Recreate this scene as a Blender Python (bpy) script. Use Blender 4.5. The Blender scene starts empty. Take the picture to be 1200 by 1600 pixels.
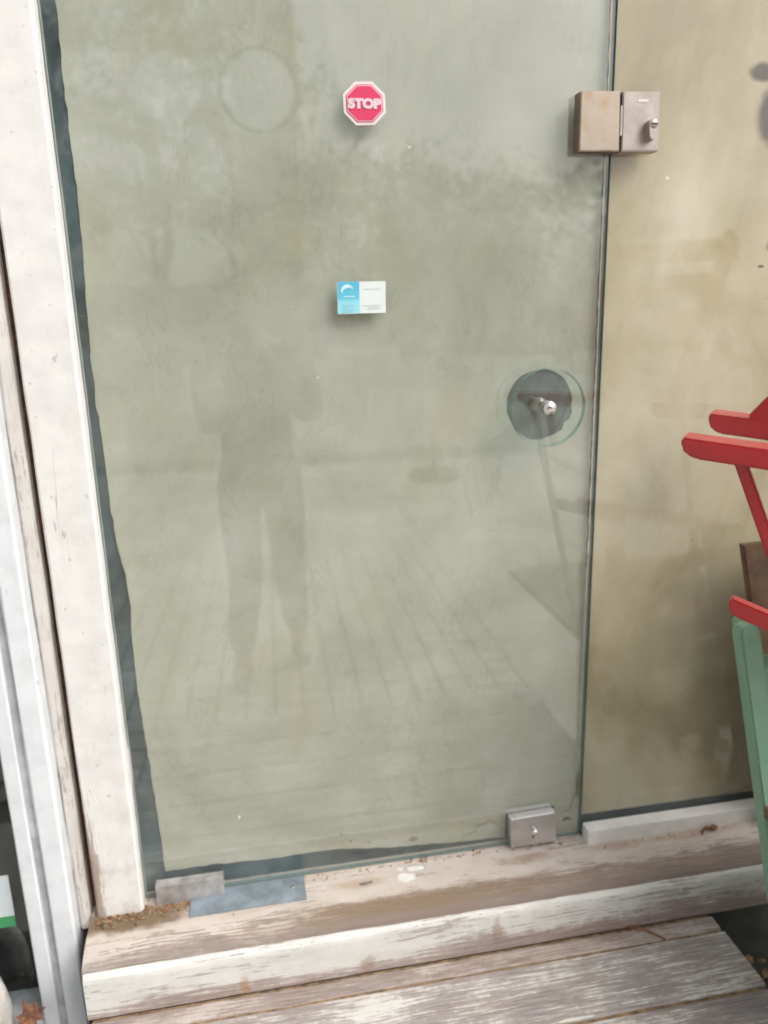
import bpy, bmesh, math, random
from mathutils import Vector, Matrix, noise, geometry

# ------------------------------------------------------------------ camera, world, sun, exposure
scene = bpy.context.scene
COL = scene.collection
R = math.radians
F, CX, CY = 1200.0, 600.0, 800.0                  # pixels of the 1200x1600 photograph
CAM = Vector((0.0, -1.3614, 1.117))
_d = Vector((119, 4650, F)).normalized()
_hx = 7000.0
_X = Vector((_hx, -(F * F + 119 * _hx) / 4650, F)).normalized()
_Z = -_d
_Y = _Z.cross(_X)
# rows: image right, image down, view axis, each written in world axes
RIGHT = Vector((_X[0], _Y[0], _Z[0])); DOWN = Vector((_X[1], _Y[1], _Z[1])); FWD = Vector((_X[2], _Y[2], _Z[2]))

cam_data = bpy.data.cameras.new('camera')
cam = bpy.data.objects.new('camera', cam_data); COL.objects.link(cam)
cam_data.sensor_fit = 'VERTICAL'; cam_data.sensor_height = 32.0; cam_data.sensor_width = 24.0
cam_data.lens = 24.0; cam_data.clip_start = 0.02; cam_data.clip_end = 500
cam.matrix_world = Matrix.Translation(CAM) @ Matrix((RIGHT, -DOWN, -FWD)).transposed().to_4x4()
cam_data.dof.use_dof = True; cam_data.dof.focus_distance = 1.15; cam_data.dof.aperture_fstop = 2.2
scene.camera = cam

SUN_DIR = Vector((0.62, -0.60, 0.92)).normalized()         # towards the sun
world = bpy.data.worlds.new('World'); scene.world = world; world.use_nodes = True
wn = world.node_tree.nodes; wl = world.node_tree.links
sky = wn.new('ShaderNodeTexSky'); sky.sky_type = 'NISHITA'; sky.sun_disc = False
sky.sun_elevation = math.asin(SUN_DIR.z); sky.sun_rotation = math.atan2(SUN_DIR.x, SUN_DIR.y)
sky.dust_density = 4.0; sky.air_density = 1.2
hs = wn.new('ShaderNodeHueSaturation'); hs.inputs['Saturation'].default_value = 0.18
bg = wn['Background']; bg.inputs['Strength'].default_value = 0.15
wl.new(sky.outputs[0], hs.inputs['Color']); wl.new(hs.outputs[0], bg.inputs['Color'])

sun_data = bpy.data.lights.new('sun', 'SUN'); sun_data.energy = 1.25; sun_data.angle = R(34); sun_data.color = (1.0, 0.95, 0.88)
sun = bpy.data.objects.new('sun', sun_data); COL.objects.link(sun)
sun.rotation_euler = SUN_DIR.to_track_quat('Z', 'Y').to_euler()

vs = scene.view_settings; vs.view_transform = 'Standard'; vs.look = 'None'; vs.gamma = 1; vs.use_curve_mapping = False
vs.exposure = 0.30
scene.render.engine = 'CYCLES'; scene.cycles.use_denoising = True; scene.cycles.max_bounces = 10
scene.cycles.transparent_max_bounces = 24; scene.cycles.filter_width = 1.7

# ------------------------------------------------------------------ measuring helpers (world points on known planes)
def ray(u, v): return RIGHT * ((u - CX) / F) + DOWN * ((v - CY) / F) + FWD
def P(u, v, y=0.0):
    d = ray(u, v); return CAM + d * ((y - CAM.y) / d.y)
def PZ(u, v, z):
    d = ray(u, v); return CAM + d * ((z - CAM.z) / d.z)

# ------------------------------------------------------------------ node helpers
class M:
    def __init__(s, name):
        s.m = bpy.data.materials.new(name); s.m.use_nodes = True
        s.t = s.m.node_tree; s.n = s.t.nodes
        s.bsdf = s.n['Principled BSDF']; s.out = s.n['Material Output']
        s.tc = s.n.new('ShaderNodeTexCoord')
    def link(s, a, b): s.t.links.new(a, b)
    def put(s, sock, v):
        if hasattr(v, 'is_output') or isinstance(v, bpy.types.NodeSocket): s.link(v, sock)
        elif isinstance(v, (tuple, list)) and len(v) == 3 and sock.type == 'RGBA': sock.default_value = (*v, 1)
        else: sock.default_value = v
    def mp(s, scale=(1, 1, 1), loc=(0, 0, 0), rnd=False):
        n = s.n.new('ShaderNodeMapping'); n.inputs['Scale'].default_value = scale; n.inputs['Location'].default_value = loc
        src = s.tc.outputs['Object']
        if rnd:
            oi = s.n.new('ShaderNodeObjectInfo'); c = s.n.new('ShaderNodeVectorMath'); c.operation = 'MULTIPLY_ADD'
            cb = s.n.new('ShaderNodeCombineXYZ')
            for i in range(3): s.link(oi.outputs['Random'], cb.inputs[i])
            s.link(cb.outputs[0], c.inputs[0]); c.inputs[1].default_value = (37, 19, 53); s.link(src, c.inputs[2]); src = c.outputs[0]
        s.link(src, n.inputs['Vector']); return n.outputs[0]
    def noise(s, vec, scale=5, detail=4, rough=0.55, dist=0.0):
        n = s.n.new('ShaderNodeTexNoise'); s.link(vec, n.inputs['Vector'])
        n.inputs['Scale'].default_value = scale; n.inputs['Detail'].default_value = detail
        n.inputs['Roughness'].default_value = rough; n.inputs['Distortion'].default_value = dist
        return n.outputs['Fac']
    def vor(s, vec, scale=5, feature='F1'):
        n = s.n.new('ShaderNodeTexVoronoi'); n.feature = feature; s.link(vec, n.inputs['Vector']); n.inputs['Scale'].default_value = scale
        return n.outputs['Distance']
    def ramp(s, fac, stops):
        n = s.n.new('ShaderNodeValToRGB'); e = n.color_ramp.elements
        while len(e) < len(stops): e.new(0.5)
        for el, (p, c) in zip(e, stops):
            el.position = p; el.color = (c, c, c, 1) if not isinstance(c, (tuple, list)) else (*c, 1)
        s.link(fac, n.inputs[0]); return n.outputs[0]
    def mix(s, fac, a, b, mode='MIX'):
        n = s.n.new('ShaderNodeMix'); n.data_type = 'RGBA'; n.blend_type = mode
        s.put(n.inputs[0], fac); s.put(n.inputs[6], a); s.put(n.inputs[7], b); return n.outputs[2]
    def math(s, op, a, b=0.0, c=None):
        n = s.n.new('ShaderNodeMath'); n.operation = op; s.put(n.inputs[0], a); s.put(n.inputs[1], b)
        if c is not None: s.put(n.inputs[2], c)
        return n.outputs[0]
    def sep(s):
        n = s.n.new('ShaderNodeSeparateXYZ'); s.link(s.tc.outputs['Object'], n.inputs[0]); return n.outputs
    def ellipse(s, cx, cz, rx, rz, soft=0.3, axes=(0, 2), wob=0.0, wscale=30):
        """soft-edged mark with a shape of its own, in object space: 1 inside"""
        o = s.sep()
        a = s.math('DIVIDE', s.math('SUBTRACT', o[axes[0]], cx), rx); b = s.math('DIVIDE', s.math('SUBTRACT', o[axes[1]], cz), rz)
        d = s.math('SQRT', s.math('ADD', s.math('MULTIPLY', a, a), s.math('MULTIPLY', b, b)))
        if wob: d = s.math('ADD', d, s.math('MULTIPLY', s.math('SUBTRACT', s.noise(s.mp(), wscale, 4, 0.65), 0.5), wob))
        return s.ramp(d, [(max(0.0, 1 - soft) * 0.5, 1.0), (0.5 + 0.5 * soft * 0.3, 0.0)]) if False else s.smooth(d, 1 + soft * .5, 1 - soft * .5)
    def smooth(s, v, lo, hi):
        n = s.n.new('ShaderNodeMapRange'); n.interpolation_type = 'SMOOTHSTEP'
        s.put(n.inputs['Value'], v); n.inputs['From Min'].default_value = lo; n.inputs['From Max'].default_value = hi
        return n.outputs[0]
    def bump(s, h, strength=0.3, dist=0.002):
        n = s.n.new('ShaderNodeBump'); n.inputs['Strength'].default_value = strength; n.inputs['Distance'].default_value = dist
        s.link(h, n.inputs['Height']); s.link(n.outputs[0], s.bsdf.inputs['Normal'])
    def fin(s, col, rough=0.6, metal=0.0, spec=0.5):
        s.put(s.bsdf.inputs['Base Color'], col); s.put(s.bsdf.inputs['Roughness'], rough)
        s.put(s.bsdf.inputs['Metallic'], metal); s.put(s.bsdf.inputs['Specular IOR Level'], spec); return s.m

def simple(name, col, rough=0.6, metal=0.0, var=0.12, scale=12, bump=0.1, spec=0.5):
    m = M(name); n = m.noise(m.mp(), scale, 5, 0.6)
    c2 = tuple(max(0, c * (1 - var * 2)) for c in col); c1 = tuple(min(1, c * (1 + var)) for c in col)
    if bump: m.bump(m.noise(m.mp(), scale * 9, 4), bump, 0.001)
    return m.fin(m.ramp(n, [(0.3, c2), (0.7, c1)]), m.ramp(n, [(0.3, rough * 0.85), (0.7, min(1, rough * 1.15))]), metal, spec)

# ---- painted timber: paint film over weathered wood; the mask has grain direction, chips and relief
def painted_wood(name, paint, wood, cover, grain=(1, 8, 8), gs=9, dirt=(0.30, 0.22, 0.15), dirt_amt=0.25, chips=0.0, extra=None, film=0.5, rough=0.7, wear=0.25, soft=0.022):
    m = M(name)
    g = m.noise(m.mp(grain, rnd=True), gs, 8, 0.70, 0.5)
    fg = tuple(k if k == min(grain) else k * 2.6 for k in grain)
    fine = m.noise(m.mp(fg, rnd=True), gs * 1.8, 7, 0.72, 0.25)
    big = m.noise(m.mp((1, 1.6, 1.6), rnd=True), 6, 3, 0.5)
    speck = m.noise(m.mp((1, 1, 1), rnd=True), 70, 4, 0.65)
    v = m.math('ADD', m.math('ADD', m.math('MULTIPLY', g, 0.75), m.math('MULTIPLY', fine, 0.75)), m.math('MULTIPLY', big, 0.5))
    v = m.math('ADD', v, m.math('MULTIPLY', speck, 0.26)); v = m.math('SUBTRACT', v, 0.13)
    o_ = m.sep(); xi = grain.index(max(grain)); across = m.math('ADD', o_[1 if xi else 0], m.math('MULTIPLY', o_[2] if xi else o_[1], 0.8))
    warp = m.math('MULTIPLY', m.noise(m.mp((1, 3.5, 3.5) if xi else (3.5, 3.5, 1), rnd=True), 3.2, 4, 0.5), 34)
    line = m.math('SINE', m.math('ADD', m.math('MULTIPLY', across, 780), warp))                                  # growth lines
    v = m.math('ADD', v, m.math('MULTIPLY', line, 0.045))
    if extra: v = extra(m, v)
    th = 1.0 + (1 - cover) * 0.55 - 0.25 + wear
    mask = m.math('MULTIPLY', m.smooth(v, th - soft, th + soft), 1.0)                                                       # 1 = paint left
    thin = m.math('MULTIPLY', m.smooth(v, th - 0.22, th + 0.02), 0.32)                          # chalky film left in the grain
    mask = m.math('MAXIMUM', mask, thin)
    wc = m.ramp(fine, [(0.25, tuple(c * 0.62 for c in wood)), (0.5, wood), (0.75, tuple(min(1, c * 1.25) for c in wood))])
    wc = m.mix(m.math('MULTIPLY', m.smooth(line, 0.1, 0.9), 0.40), wc, tuple(c * 0.48 for c in wood))
    wc = m.mix(m.ramp(big, [(0.35, 0.0), (0.75, 0.6)]), wc, tuple(min(1, c * k) for c, k in zip(wood, (1.15, 1.02, 0.9))))
    pc = m.ramp(m.noise(m.mp((1, 1, 1), rnd=True), 22, 5, 0.6), [(0.25, tuple(c * 0.86 for c in paint)), (0.6, paint)])
    dm = m.ramp(m.noise(m.mp(tuple(k * .5 for k in grain), rnd=True), 6, 6, 0.65), [(0.52, 0.0), (0.8, dirt_amt)])
    col = m.mix(mask, wc, pc); col = m.mix(dm, col, dirt)
    if chips:
        c = m.smooth(m.noise(m.mp((1, 1, 1), rnd=True), 55, 3, 0.6), 0.70 - chips * .04, 0.73)
        col = m.mix(m.math('MULTIPLY', c, 0.6), col, tuple(k * 0.5 for k in paint))
    h = m.math('ADD', m.math('MULTIPLY', mask, film), m.math('MULTIPLY', m.math('ADD', fine, m.math('MULTIPLY', line, -0.10)), m.math('SUBTRACT', 1.04, mask)))
    m.bump(h, 0.75, 0.0026)
    return m.fin(col, m.mix(mask, (0.9, 0.9, 0.9), (rough,) * 3), 0, 0.3), m

def overlay(m, fac, col):
    """a stain with a shape of its own over the finished colour"""
    sock = m.bsdf.inputs['Base Color']; src = sock.links[0].from_socket
    m.link(m.mix(fac, src, col), sock)
def glass_mat(name, tint, gain=1.9, rough=0.0, spots=0.0):
    """sheet glass: both faces' reflection by Fresnel, the rest passes tinted"""
    m = M(name); m.n.remove(m.bsdf)
    tr = m.n.new('ShaderNodeBsdfTransparent'); tr.inputs[0].default_value = (*tint, 1)
    gl = m.n.new('ShaderNodeBsdfGlossy'); gl.inputs['Color'].default_value = (1, 1, 1, 1); gl.inputs['Roughness'].default_value = rough
    fr = m.n.new('ShaderNodeFresnel'); fr.inputs['IOR'].default_value = 1.52
    ge = m.n.new('ShaderNodeNewGeometry')
    f = m.math('MULTIPLY', m.math('MULTIPLY', fr.outputs[0], gain), m.math('SUBTRACT', 1.0, ge.outputs['Backfacing']))
    b = m.n.new('ShaderNodeBump'); b.inputs['Strength'].default_value = 0.035; b.inputs['Distance'].default_value = 0.0025
    m.link(m.noise(m.mp(), 4.5, 2), b.inputs['Height']); m.link(b.outputs[0], gl.inputs['Normal'])
    mx = m.n.new('ShaderNodeMixShader'); m.link(f, mx.inputs[0]); m.link(tr.outputs[0], mx.inputs[1]); m.link(gl.outputs[0], mx.inputs[2])
    last = mx.outputs[0]
    if spots:                                                        # dust and dried drops lying on the pane
        df = m.n.new('ShaderNodeBsdfDiffuse'); df.inputs[0].default_value = (0.62, 0.62, 0.56, 1)
        k = m.math('MULTIPLY', m.smooth(m.noise(m.mp((1, 1, .45)), 5, 8, 0.7), 0.42, 0.75), spots)
        k = m.math('ADD', k, m.math('MULTIPLY', m.smooth(m.noise(m.mp(), 130, 2, 0.5), 0.77, 0.80), 0.4))
        m2 = m.n.new('ShaderNodeMixShader'); m.link(k, m2.inputs[0]); m.link(last, m2.inputs[1]); m.link(df.outputs[0], m2.inputs[2]); last = m2.outputs[0]
    m.link(last, m.out.inputs[0]); return m.m

# ------------------------------------------------------------------ object helpers
def tag(o, label=None, cat=None, group=None, kind=None):
    if label: o['label'] = label
    if cat: o['category'] = cat
    if group: o['group'] = group
    if kind: o['kind'] = kind
    return o
def thing(name, label, cat, loc, group=None):
    o = bpy.data.objects.new(name, None); o.empty_display_size = 0.05; COL.objects.link(o); o.location = loc
    o['wloc'] = [*loc]
    return tag(o, label, cat, group)
def wloc(o): return Vector(o['wloc']) if o is not None else Vector((0, 0, 0))
def obj(name, bm, mat, parent=None, smooth=False, base=None, keep=False):
    """link a bmesh (world coordinates) as one mesh object, under its parent"""
    me = bpy.data.meshes.new(name)
    off = Vector(base) if base is not None else wloc(parent)
    if not keep: bmesh.ops.recalc_face_normals(bm, faces=bm.faces)
    if off.length: bmesh.ops.translate(bm, verts=bm.verts, vec=-off)
    bm.to_mesh(me); bm.free()
    for m_ in (mat if isinstance(mat, (list, tuple)) else [mat]): me.materials.append(m_)
    if smooth:
        for p in me.polygons: p.use_smooth = True
    o = bpy.data.objects.new(name, me); COL.objects.link(o)
    if parent is not None: o.parent = parent; o.location = off - wloc(parent)
    else: o.location = off
    o['wloc'] = [*off]
    return o
def new(): return bmesh.new()
def add_box(bm, x0, x1, y0, y1, z0, z1, bev=0.0, seg=2, rot=None, piv=None):
    vs_ = [bm.verts.new(c) for c in ((x0, y0, z0), (x1, y0, z0), (x1, y1, z0), (x0, y1, z0), (x0, y0, z1), (x1, y0, z1), (x1, y1, z1), (x0, y1, z1))]
    fs = [bm.faces.new([vs_[i] for i in f]) for f in ((3, 2, 1, 0), (4, 5, 6, 7), (0, 1, 5, 4), (1, 2, 6, 5), (2, 3, 7, 6), (3, 0, 4, 7))]
    if rot is not None: bmesh.ops.rotate(bm, verts=vs_, cent=piv or Vector(((x0 + x1) / 2, (y0 + y1) / 2, (z0 + z1) / 2)), matrix=rot)
    if bev:
        es = list({e for f in fs for e in f.edges})
        bmesh.ops.bevel(bm, geom=es, offset=bev, segments=seg, affect='EDGES', profile=0.6)
    return bm
def box(*a, **k): return add_box(new(), *a, **k)
def add_poly(bm, pts, depth, bev=0.0):
    """prism from front outline pts (list of Vectors) pushed back by vector depth"""
    f = [bm.verts.new(p) for p in pts]; b = [bm.verts.new(Vector(p) + depth) for p in pts]
    n = len(pts); ff = bm.faces.new(f); bm.faces.new(b[::-1])
    for i in range(n): bm.faces.new((f[i], b[i], b[(i + 1) % n], f[(i + 1) % n]))
    if bev: bmesh.ops.bevel(bm, geom=list(ff.edges), offset=bev, segments=2, affect='EDGES')
    return bm
def add_beam(bm, p0, p1, w, h, side, bev=0.004, seg=2, round_end=0.0):
    """straight rail from p0 to p1; side = across direction of width w; h the other way; optional rounded lower front end"""
    p0, p1 = Vector(p0), Vector(p1); a = (p1 - p0); L = a.length; a.normalize()
    s = Vector(side); s = (s - a * s.dot(a)).normalized(); u = s.cross(a)
    if u.z < 0: u = -u
    prof = [(0, h / 2), (L, h / 2), (L, -h / 2)]
    if round_end:
        r = round_end
        prof += [(r * 0.9, -h / 2), (r * .38, -h / 2 + h * .16), (r * .1, -h * .05)]
    else: prof += [(0, -h / 2)]
    pts0 = [p0 + a * t + u * k - s * (w / 2) for t, k in prof]; pts1 = [p + s * w for p in pts0]
    f = [bm.verts.new(p) for p in pts0]; b = [bm.verts.new(p) for p in pts1]; n = len(prof); fs = [bm.faces.new(f), bm.faces.new(b[::-1])]
    for i in range(n): fs.append(bm.faces.new((f[i], b[i], b[(i + 1) % n], f[(i + 1) % n])))
    if bev:
        es = list({e for q in fs for e in q.edges}); bmesh.ops.bevel(bm, geom=es, offset=bev, segments=seg, affect='EDGES', clamp_overlap=True)
    return bm
def add_cyl(bm, p0, p1, r0, r1=None, n=24, caps=True):
    p0, p1 = Vector(p0), Vector(p1); r1 = r0 if r1 is None else r1; a = (p1 - p0).normalized()
    s = a.orthogonal().normalized(); u = a.cross(s)
    A = [bm.verts.new(p0 + (s * math.cos(t) + u * math.sin(t)) * r0) for t in (2 * math.pi * i / n for i in range(n))]
    B = [bm.verts.new(p1 + (s * math.cos(t) + u * math.sin(t)) * r1) for t in (2 * math.pi * i / n for i in range(n))]
    for i in range(n): bm.faces.new((A[i], A[(i + 1) % n], B[(i + 1) % n], B[i]))
    if caps: bm.faces.new(A[::-1]); bm.faces.new(B)
    return bm
def add_lathe(bm, c, axis, prof, n=32):
    """prof: list of (radius, distance along axis)"""
    a = Vector(axis).normalized(); s = a.orthogonal().normalized(); u = a.cross(s); c = Vector(c); rings = []
    for r, t in prof:
        rings.append([bm.verts.new(c + a * t + (s * math.cos(2 * math.pi * i / n) + u * math.sin(2 * math.pi * i / n)) * max(r, 1e-5)) for i in range(n)])
    for A, B in zip(rings, rings[1:]):
        for i in range(n): bm.faces.new((A[i], A[(i + 1) % n], B[(i + 1) % n], B[i]))
    bm.faces.new(rings[0][::-1]); bm.faces.new(rings[-1]); return bm
def sweep(prof, axis, t0, t1, n, amp=0.0, seed=0, fr=14.0):
    """timber: a profile pulled along X (prof y,z) or Z (prof x,y), with hand-worn waviness"""
    bm = new(); rings = []
    for i in range(n + 1):
        t = t0 + (t1 - t0) * i / n; ring = []
        for k, (a, b) in enumerate(prof):
            j = noise.noise(Vector((t * fr, k * 7.3 + seed, seed * 3.1))) * amp; j2 = noise.noise(Vector((t * fr * 1.7, k * 5.1 - seed, seed + 9))) * amp
            ring.append(bm.verts.new((t, a + j, b + j2) if axis == 'X' else (a + j, b + j2, t)))
        rings.append(ring)
    m = len(prof)
    for A, B in zip(rings, rings[1:]):
        for k in range(m): bm.faces.new((A[k], A[(k + 1) % m], B[(k + 1) % m], B[k]))
    bm.faces.new(rings[0][::-1]); bm.faces.new(rings[-1]); return bm
def rect_prof(a0, a1, b0, b1, c=0.003):
    return [(a0 + c, b0), (a1 - c, b0), (a1, b0 + c), (a1, b1 - c), (a1 - c, b1), (a0 + c, b1), (a0, b1 - c), (a0, b0 + c)]

# ------------------------------------------------------------------ materials
WHITE = (0.80, 0.785, 0.765)
def jamb_extra(m, v):
    o = m.sep()                                       # paint worn through along the left arris, lower down
    w = m.smooth(o[2], 0.40, 0.05); e = m.smooth(o[0], 0.034, 0.0)
    return m.math('SUBTRACT', v, m.math('MULTIPLY', m.math('MULTIPLY', w, e), 0.66))
mat_jamb, mj = painted_wood('jamb_white_paint', WHITE, (0.42, 0.35, 0.31), 1.48, (8, 8, 1), 9, dirt=(0.55, 0.5, 0.45), dirt_amt=0.16, chips=1.0, extra=jamb_extra, rough=0.5)
for sc_k, sd_, th_ in ((7, 0, .0035), (4, 5, .003)):                 # hairline cracks along the grain, some of the way only
    n_ = mj.noise(mj.mp((6, 6, .35), (sd_, 2, sd_)), sc_k, 3, 0.5, 0.2); k_ = mj.smooth(mj.noise(mj.mp((3, 3, 1), (sd_ + 3, 1, 0)), 3.0, 3, 0.5), 0.53, 0.60)
    overlay(mj, mj.math('MULTIPLY', mj.math('MULTIPLY', mj.smooth(mj.math('ABSOLUTE', mj.math('SUBTRACT', n_, 0.5)), th_, th_ * .3), k_), 0.55), (0.28, 0.24, 0.21))
g_ = mj.math('MULTIPLY', mj.smooth(mj.sep()[2], 0.26, 0.02), mj.smooth(mj.noise(mj.mp((1, 1, .7)), 32, 6, 0.7), 0.48, 0.66))
overlay(mj, mj.math('MULTIPLY', g_, 0.45), (0.42, 0.36, 0.30))
mat_trim, _ = painted_wood('trim_old_cream_paint', (0.70, 0.67, 0.63), (0.42, 0.35, 0.30), 1.2, (8, 8, 1), 10, dirt_amt=0.3)
mat_pvc, _ = painted_wood('window_frame_cool_white', (0.77, 0.795, 0.825), (0.5, 0.5, 0.52), 1.6, (8, 8, 1), 8, dirt=(0.42, 0.42, 0.44), dirt_amt=0.25, chips=0.5, rough=0.4)
mat_groove = simple('window_groove_grey', (0.57, 0.57, 0.60), 0.6, 0, 0.2, 18)
def sill_extra(m, v):
    o = m.sep()
    nose = m.smooth(o[1], -0.072, -0.112)             # foot-worn rounded nosing
    nx = m.math('MULTIPLY', m.smooth(o[0], -0.02, 0.12), 1.0)
    return m.math('SUBTRACT', v, m.math('MULTIPLY', m.math('MULTIPLY', nose, m.math('ADD', m.math('MULTIPLY', nx, .6), .4)), 0.30))
mat_sill, ms = painted_wood('sill_cream_paint', (0.58, 0.515, 0.455), (0.33, 0.265, 0.225), 1.22, (1, 7, 7), 8, dirt=(0.36, 0.25, 0.15), dirt_amt=0.55, extra=sill_extra, film=0.6)
def riser_extra(m, v):
    o = m.sep()
    lo = m.smooth(o[2], -0.075, -0.115); rt = m.smooth(o[0], 0.05, 0.6)
    return m.math('SUBTRACT', v, m.math('ADD', m.math('MULTIPLY', lo, 0.30), m.math('MULTIPLY', rt, 0.10)))
mat_riser, mr = painted_wood('riser_flaking_white_paint', (0.74, 0.73, 0.69), (0.40, 0.32, 0.29), 1.27, (1, 6, 11), 8, dirt=(0.5, 0.42, 0.34), dirt_amt=0.35, extra=riser_extra)
mat_plank, _ = painted_wood('plank_weathered_paint', (0.70, 0.68, 0.64), (0.34, 0.30, 0.29), 0.88, (1, 9, 9), 7, dirt=(0.32, 0.25, 0.19), dirt_amt=0.4)
mat_strip, _ = painted_wood('plank_strip_paint', (0.54, 0.48, 0.44), (0.34, 0.275, 0.245), 0.9, (1, 7, 7), 8, dirt=(0.38, 0.27, 0.18), dirt_amt=0.5)
o = ms.sep(); wn_ = ms.math('MULTIPLY', ms.math('SUBTRACT', ms.noise(ms.mp((1, 2, 2)), 16, 6, 0.65), 0.5), 0.055)
yy = ms.math('ADD', o[1], wn_)
band = ms.math('MULTIPLY', ms.smooth(yy, -0.078, -0.098), ms.smooth(ms.math('ADD', o[0], ms.math('MULTIPLY', wn_, 6)), -0.06, 0.08))
band = ms.math('MULTIPLY', band, ms.smooth(ms.math('ADD', o[0], ms.math('MULTIPLY', wn_, 9)), 0.78, 0.36))
overlay(ms, ms.math('MULTIPLY', band, 0.70), (0.235, 0.165, 0.105))
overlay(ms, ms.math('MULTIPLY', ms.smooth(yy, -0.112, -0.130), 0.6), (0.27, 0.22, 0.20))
overlay(ms, ms.math('MULTIPLY', ms.ellipse(-0.29, -0.045, 0.11, 0.030, 0.7, (0, 1), 1.0, 28), 0.9), (0.165, 0.11, 0.06))
overlay(ms, ms.math('MULTIPLY', ms.ellipse(-0.12, -0.018, 0.10, 0.022, 0.9, (0, 1), 1.0, 28), 0.6), (0.20, 0.14, 0.085))
for cx_, rx_ in ((0.72, 0.05), (0.90, 0.10), (0.52, 0.06), (0.16, 0.05)): overlay(ms, ms.math('MULTIPLY', ms.ellipse(cx_, -0.045, rx_, 0.012, 1.2, (0, 1), 1.3, 40), 0.45), (0.34, 0.22, 0.12))
for cx_, cz_, rx_, rz_ in ((-0.075, -0.098, .008, .018), (0.16, -0.097, .014, .016), (0.42, -0.075, .010, .03), (0.80, -0.075, .07, .012)):
    overlay(mr, mr.math('MULTIPLY', mr.ellipse(cx_, cz_, rx_, rz_, 1.0, (0, 2), 1.8, 90), 0.55), (0.36, 0.235, 0.18) if cx_ > -.05 else (0.42, 0.22, 0.08))
mat_dirt = simple('gap_dirt', (0.31, 0.21, 0.12), 0.95, 0, 0.35, 60, 0.6)
mat_joist = simple('dark_joist', (0.06, 0.05, 0.045), 0.9)
mat_base = simple('dark_base_concrete', (0.085, 0.09, 0.08), 0.9, 0, 0.3, 9, 0.5)
mat_wood_crack = simple('bare_red_timber', (0.16, 0.075, 0.045), 0.9, 0, 0.4, 40)
mat_steel = simple('aged_stainless', (0.45, 0.395, 0.355), 0.42, 0.75, 0.12, 30, 0.05)
mm = M('rusty_stainless'); q = mm.noise(mm.mp(), 26, 5, 0.6); q2 = mm.noise(mm.mp((1, 1, .5)), 60, 4)
mat_rusty = mm.fin(mm.mix(mm.ramp(q, [(0.45, 0.0), (0.75, 0.75)]), (0.44, 0.37, 0.30), (0.36, 0.24, 0.13)), mm.ramp(q2, [(0.3, 0.3), (0.7, 0.55)]), 0.75)
mat_lockside = simple('dark_lock_side', (0.20, 0.145, 0.11), 0.6, 0.5, 0.2, 30)
mat_cool = simple('satin_cool_steel', (0.66, 0.65, 0.66), 0.30, 0.85, 0.06, 30, 0.04)
mat_clamp = simple('dull_brownish_aluminium', (0.44, 0.42, 0.41), 0.5, 0.3, 0.2, 35, 0.1)
mat_chrome = simple('polished_chrome', (0.82, 0.80, 0.80), 0.12, 1.0, 0.03, 8, 0)
mat_alu = simple('dull_aluminium', (0.62, 0.62, 0.63), 0.45, 0.35, 0.08, 30, 0.05)
mat_chan = simple('white_aluminium_channel', (0.80, 0.78, 0.75), 0.45, 0.0, 0.06, 25, 0.1)
mat_plate = simple('blue_grey_floor_plate', (0.33, 0.39, 0.44), 0.38, 0.45, 0.2, 22, 0.1)
mat_dark = simple('dark_metal_seam', (0.035, 0.032, 0.03), 0.6)
mat_black = simple('dim_room', (0.022, 0.028, 0.028), 0.9, 0, 0.2, 3)
mat_redpaint = simple('sign_red', (0.72, 0.045, 0.13), 0.35, 0, 0.04, 30, 0)
mat_signwhite = simple('sign_white_plastic', (0.78, 0.72, 0.73), 0.35, 0, 0.03, 30, 0)
mat_pink = simple('sign_letter_pale', (0.82, 0.62, 0.68), 0.35, 0, 0.03, 30, 0)
mat_red, _ = painted_wood('red_gloss_paint', (0.46, 0.016, 0.021), (0.2, 0.02, 0.02), 1.7, (4, 4, 4), 9, dirt=(0.2, 0.01, 0.01), dirt_amt=0.3, rough=0.33)
mat_red.node_tree.nodes['Principled BSDF'].inputs['Specular IOR Level'].default_value = 0.75
mat_green, _ = painted_wood('mint_green_paint', (0.22, 0.38, 0.275), (0.5, 0.22, 0.09), 1.46, (6, 6, 2), 9, dirt=(0.14, 0.20, 0.13), dirt_amt=0.4, rough=0.4)
mat_rawwood = simple('bare_pine', (0.155, 0.092, 0.05), 0.7, 0, 0.25, 22, 0.3)
mat_leaf = simple('dry_leaf', (0.27, 0.12, 0.065), 0.8, 0, 0.4, 40, 0.5)
mat_stone = simple('whitewashed_stone', (0.62, 0.59, 0.55), 0.9, 0, 0.2, 30, 0.6)
mat_glass = glass_mat('door_sheet_glass', (0.976, 0.988, 0.980), 2.25, 0.02, 0.10)
mat_glass2 = glass_mat('fixed_sheet_glass', (0.985, 0.992, 0.984), 1.35, 0.06, 0.05)
mat_glassw = glass_mat('window_sheet_glass', (0.93, 0.965, 0.965), 2.0, 0.0, 0.10)
mat_disc = glass_mat('knob_clear_glass', (0.93, 0.97, 0.96), 2.2, 0.0)
me_ = M('glass_cut_edge'); me_.fin((0.15, 0.22, 0.21), 0.3, 0.0); mat_edge = me_.m
me_ = M('knob_cut_edge'); me_.n.remove(me_.bsdf)
_t = me_.n.new('ShaderNodeBsdfTransparent'); _t.inputs[0].default_value = (0.62, 0.80, 0.72, 1)
_g = me_.n.new('ShaderNodeBsdfPrincipled'); _g.inputs['Base Color'].default_value = (0.20, 0.34, 0.28, 1); _g.inputs['Roughness'].default_value = 0.12
_x = me_.n.new('ShaderNodeMixShader'); _x.inputs[0].default_value = 0.55
me_.link(_t.outputs[0], _x.inputs[1]); me_.link(_g.outputs[0], _x.inputs[2]); me_.link(_x.outputs[0], me_.out.inputs[0]); mat_kedge = me_.m

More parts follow.
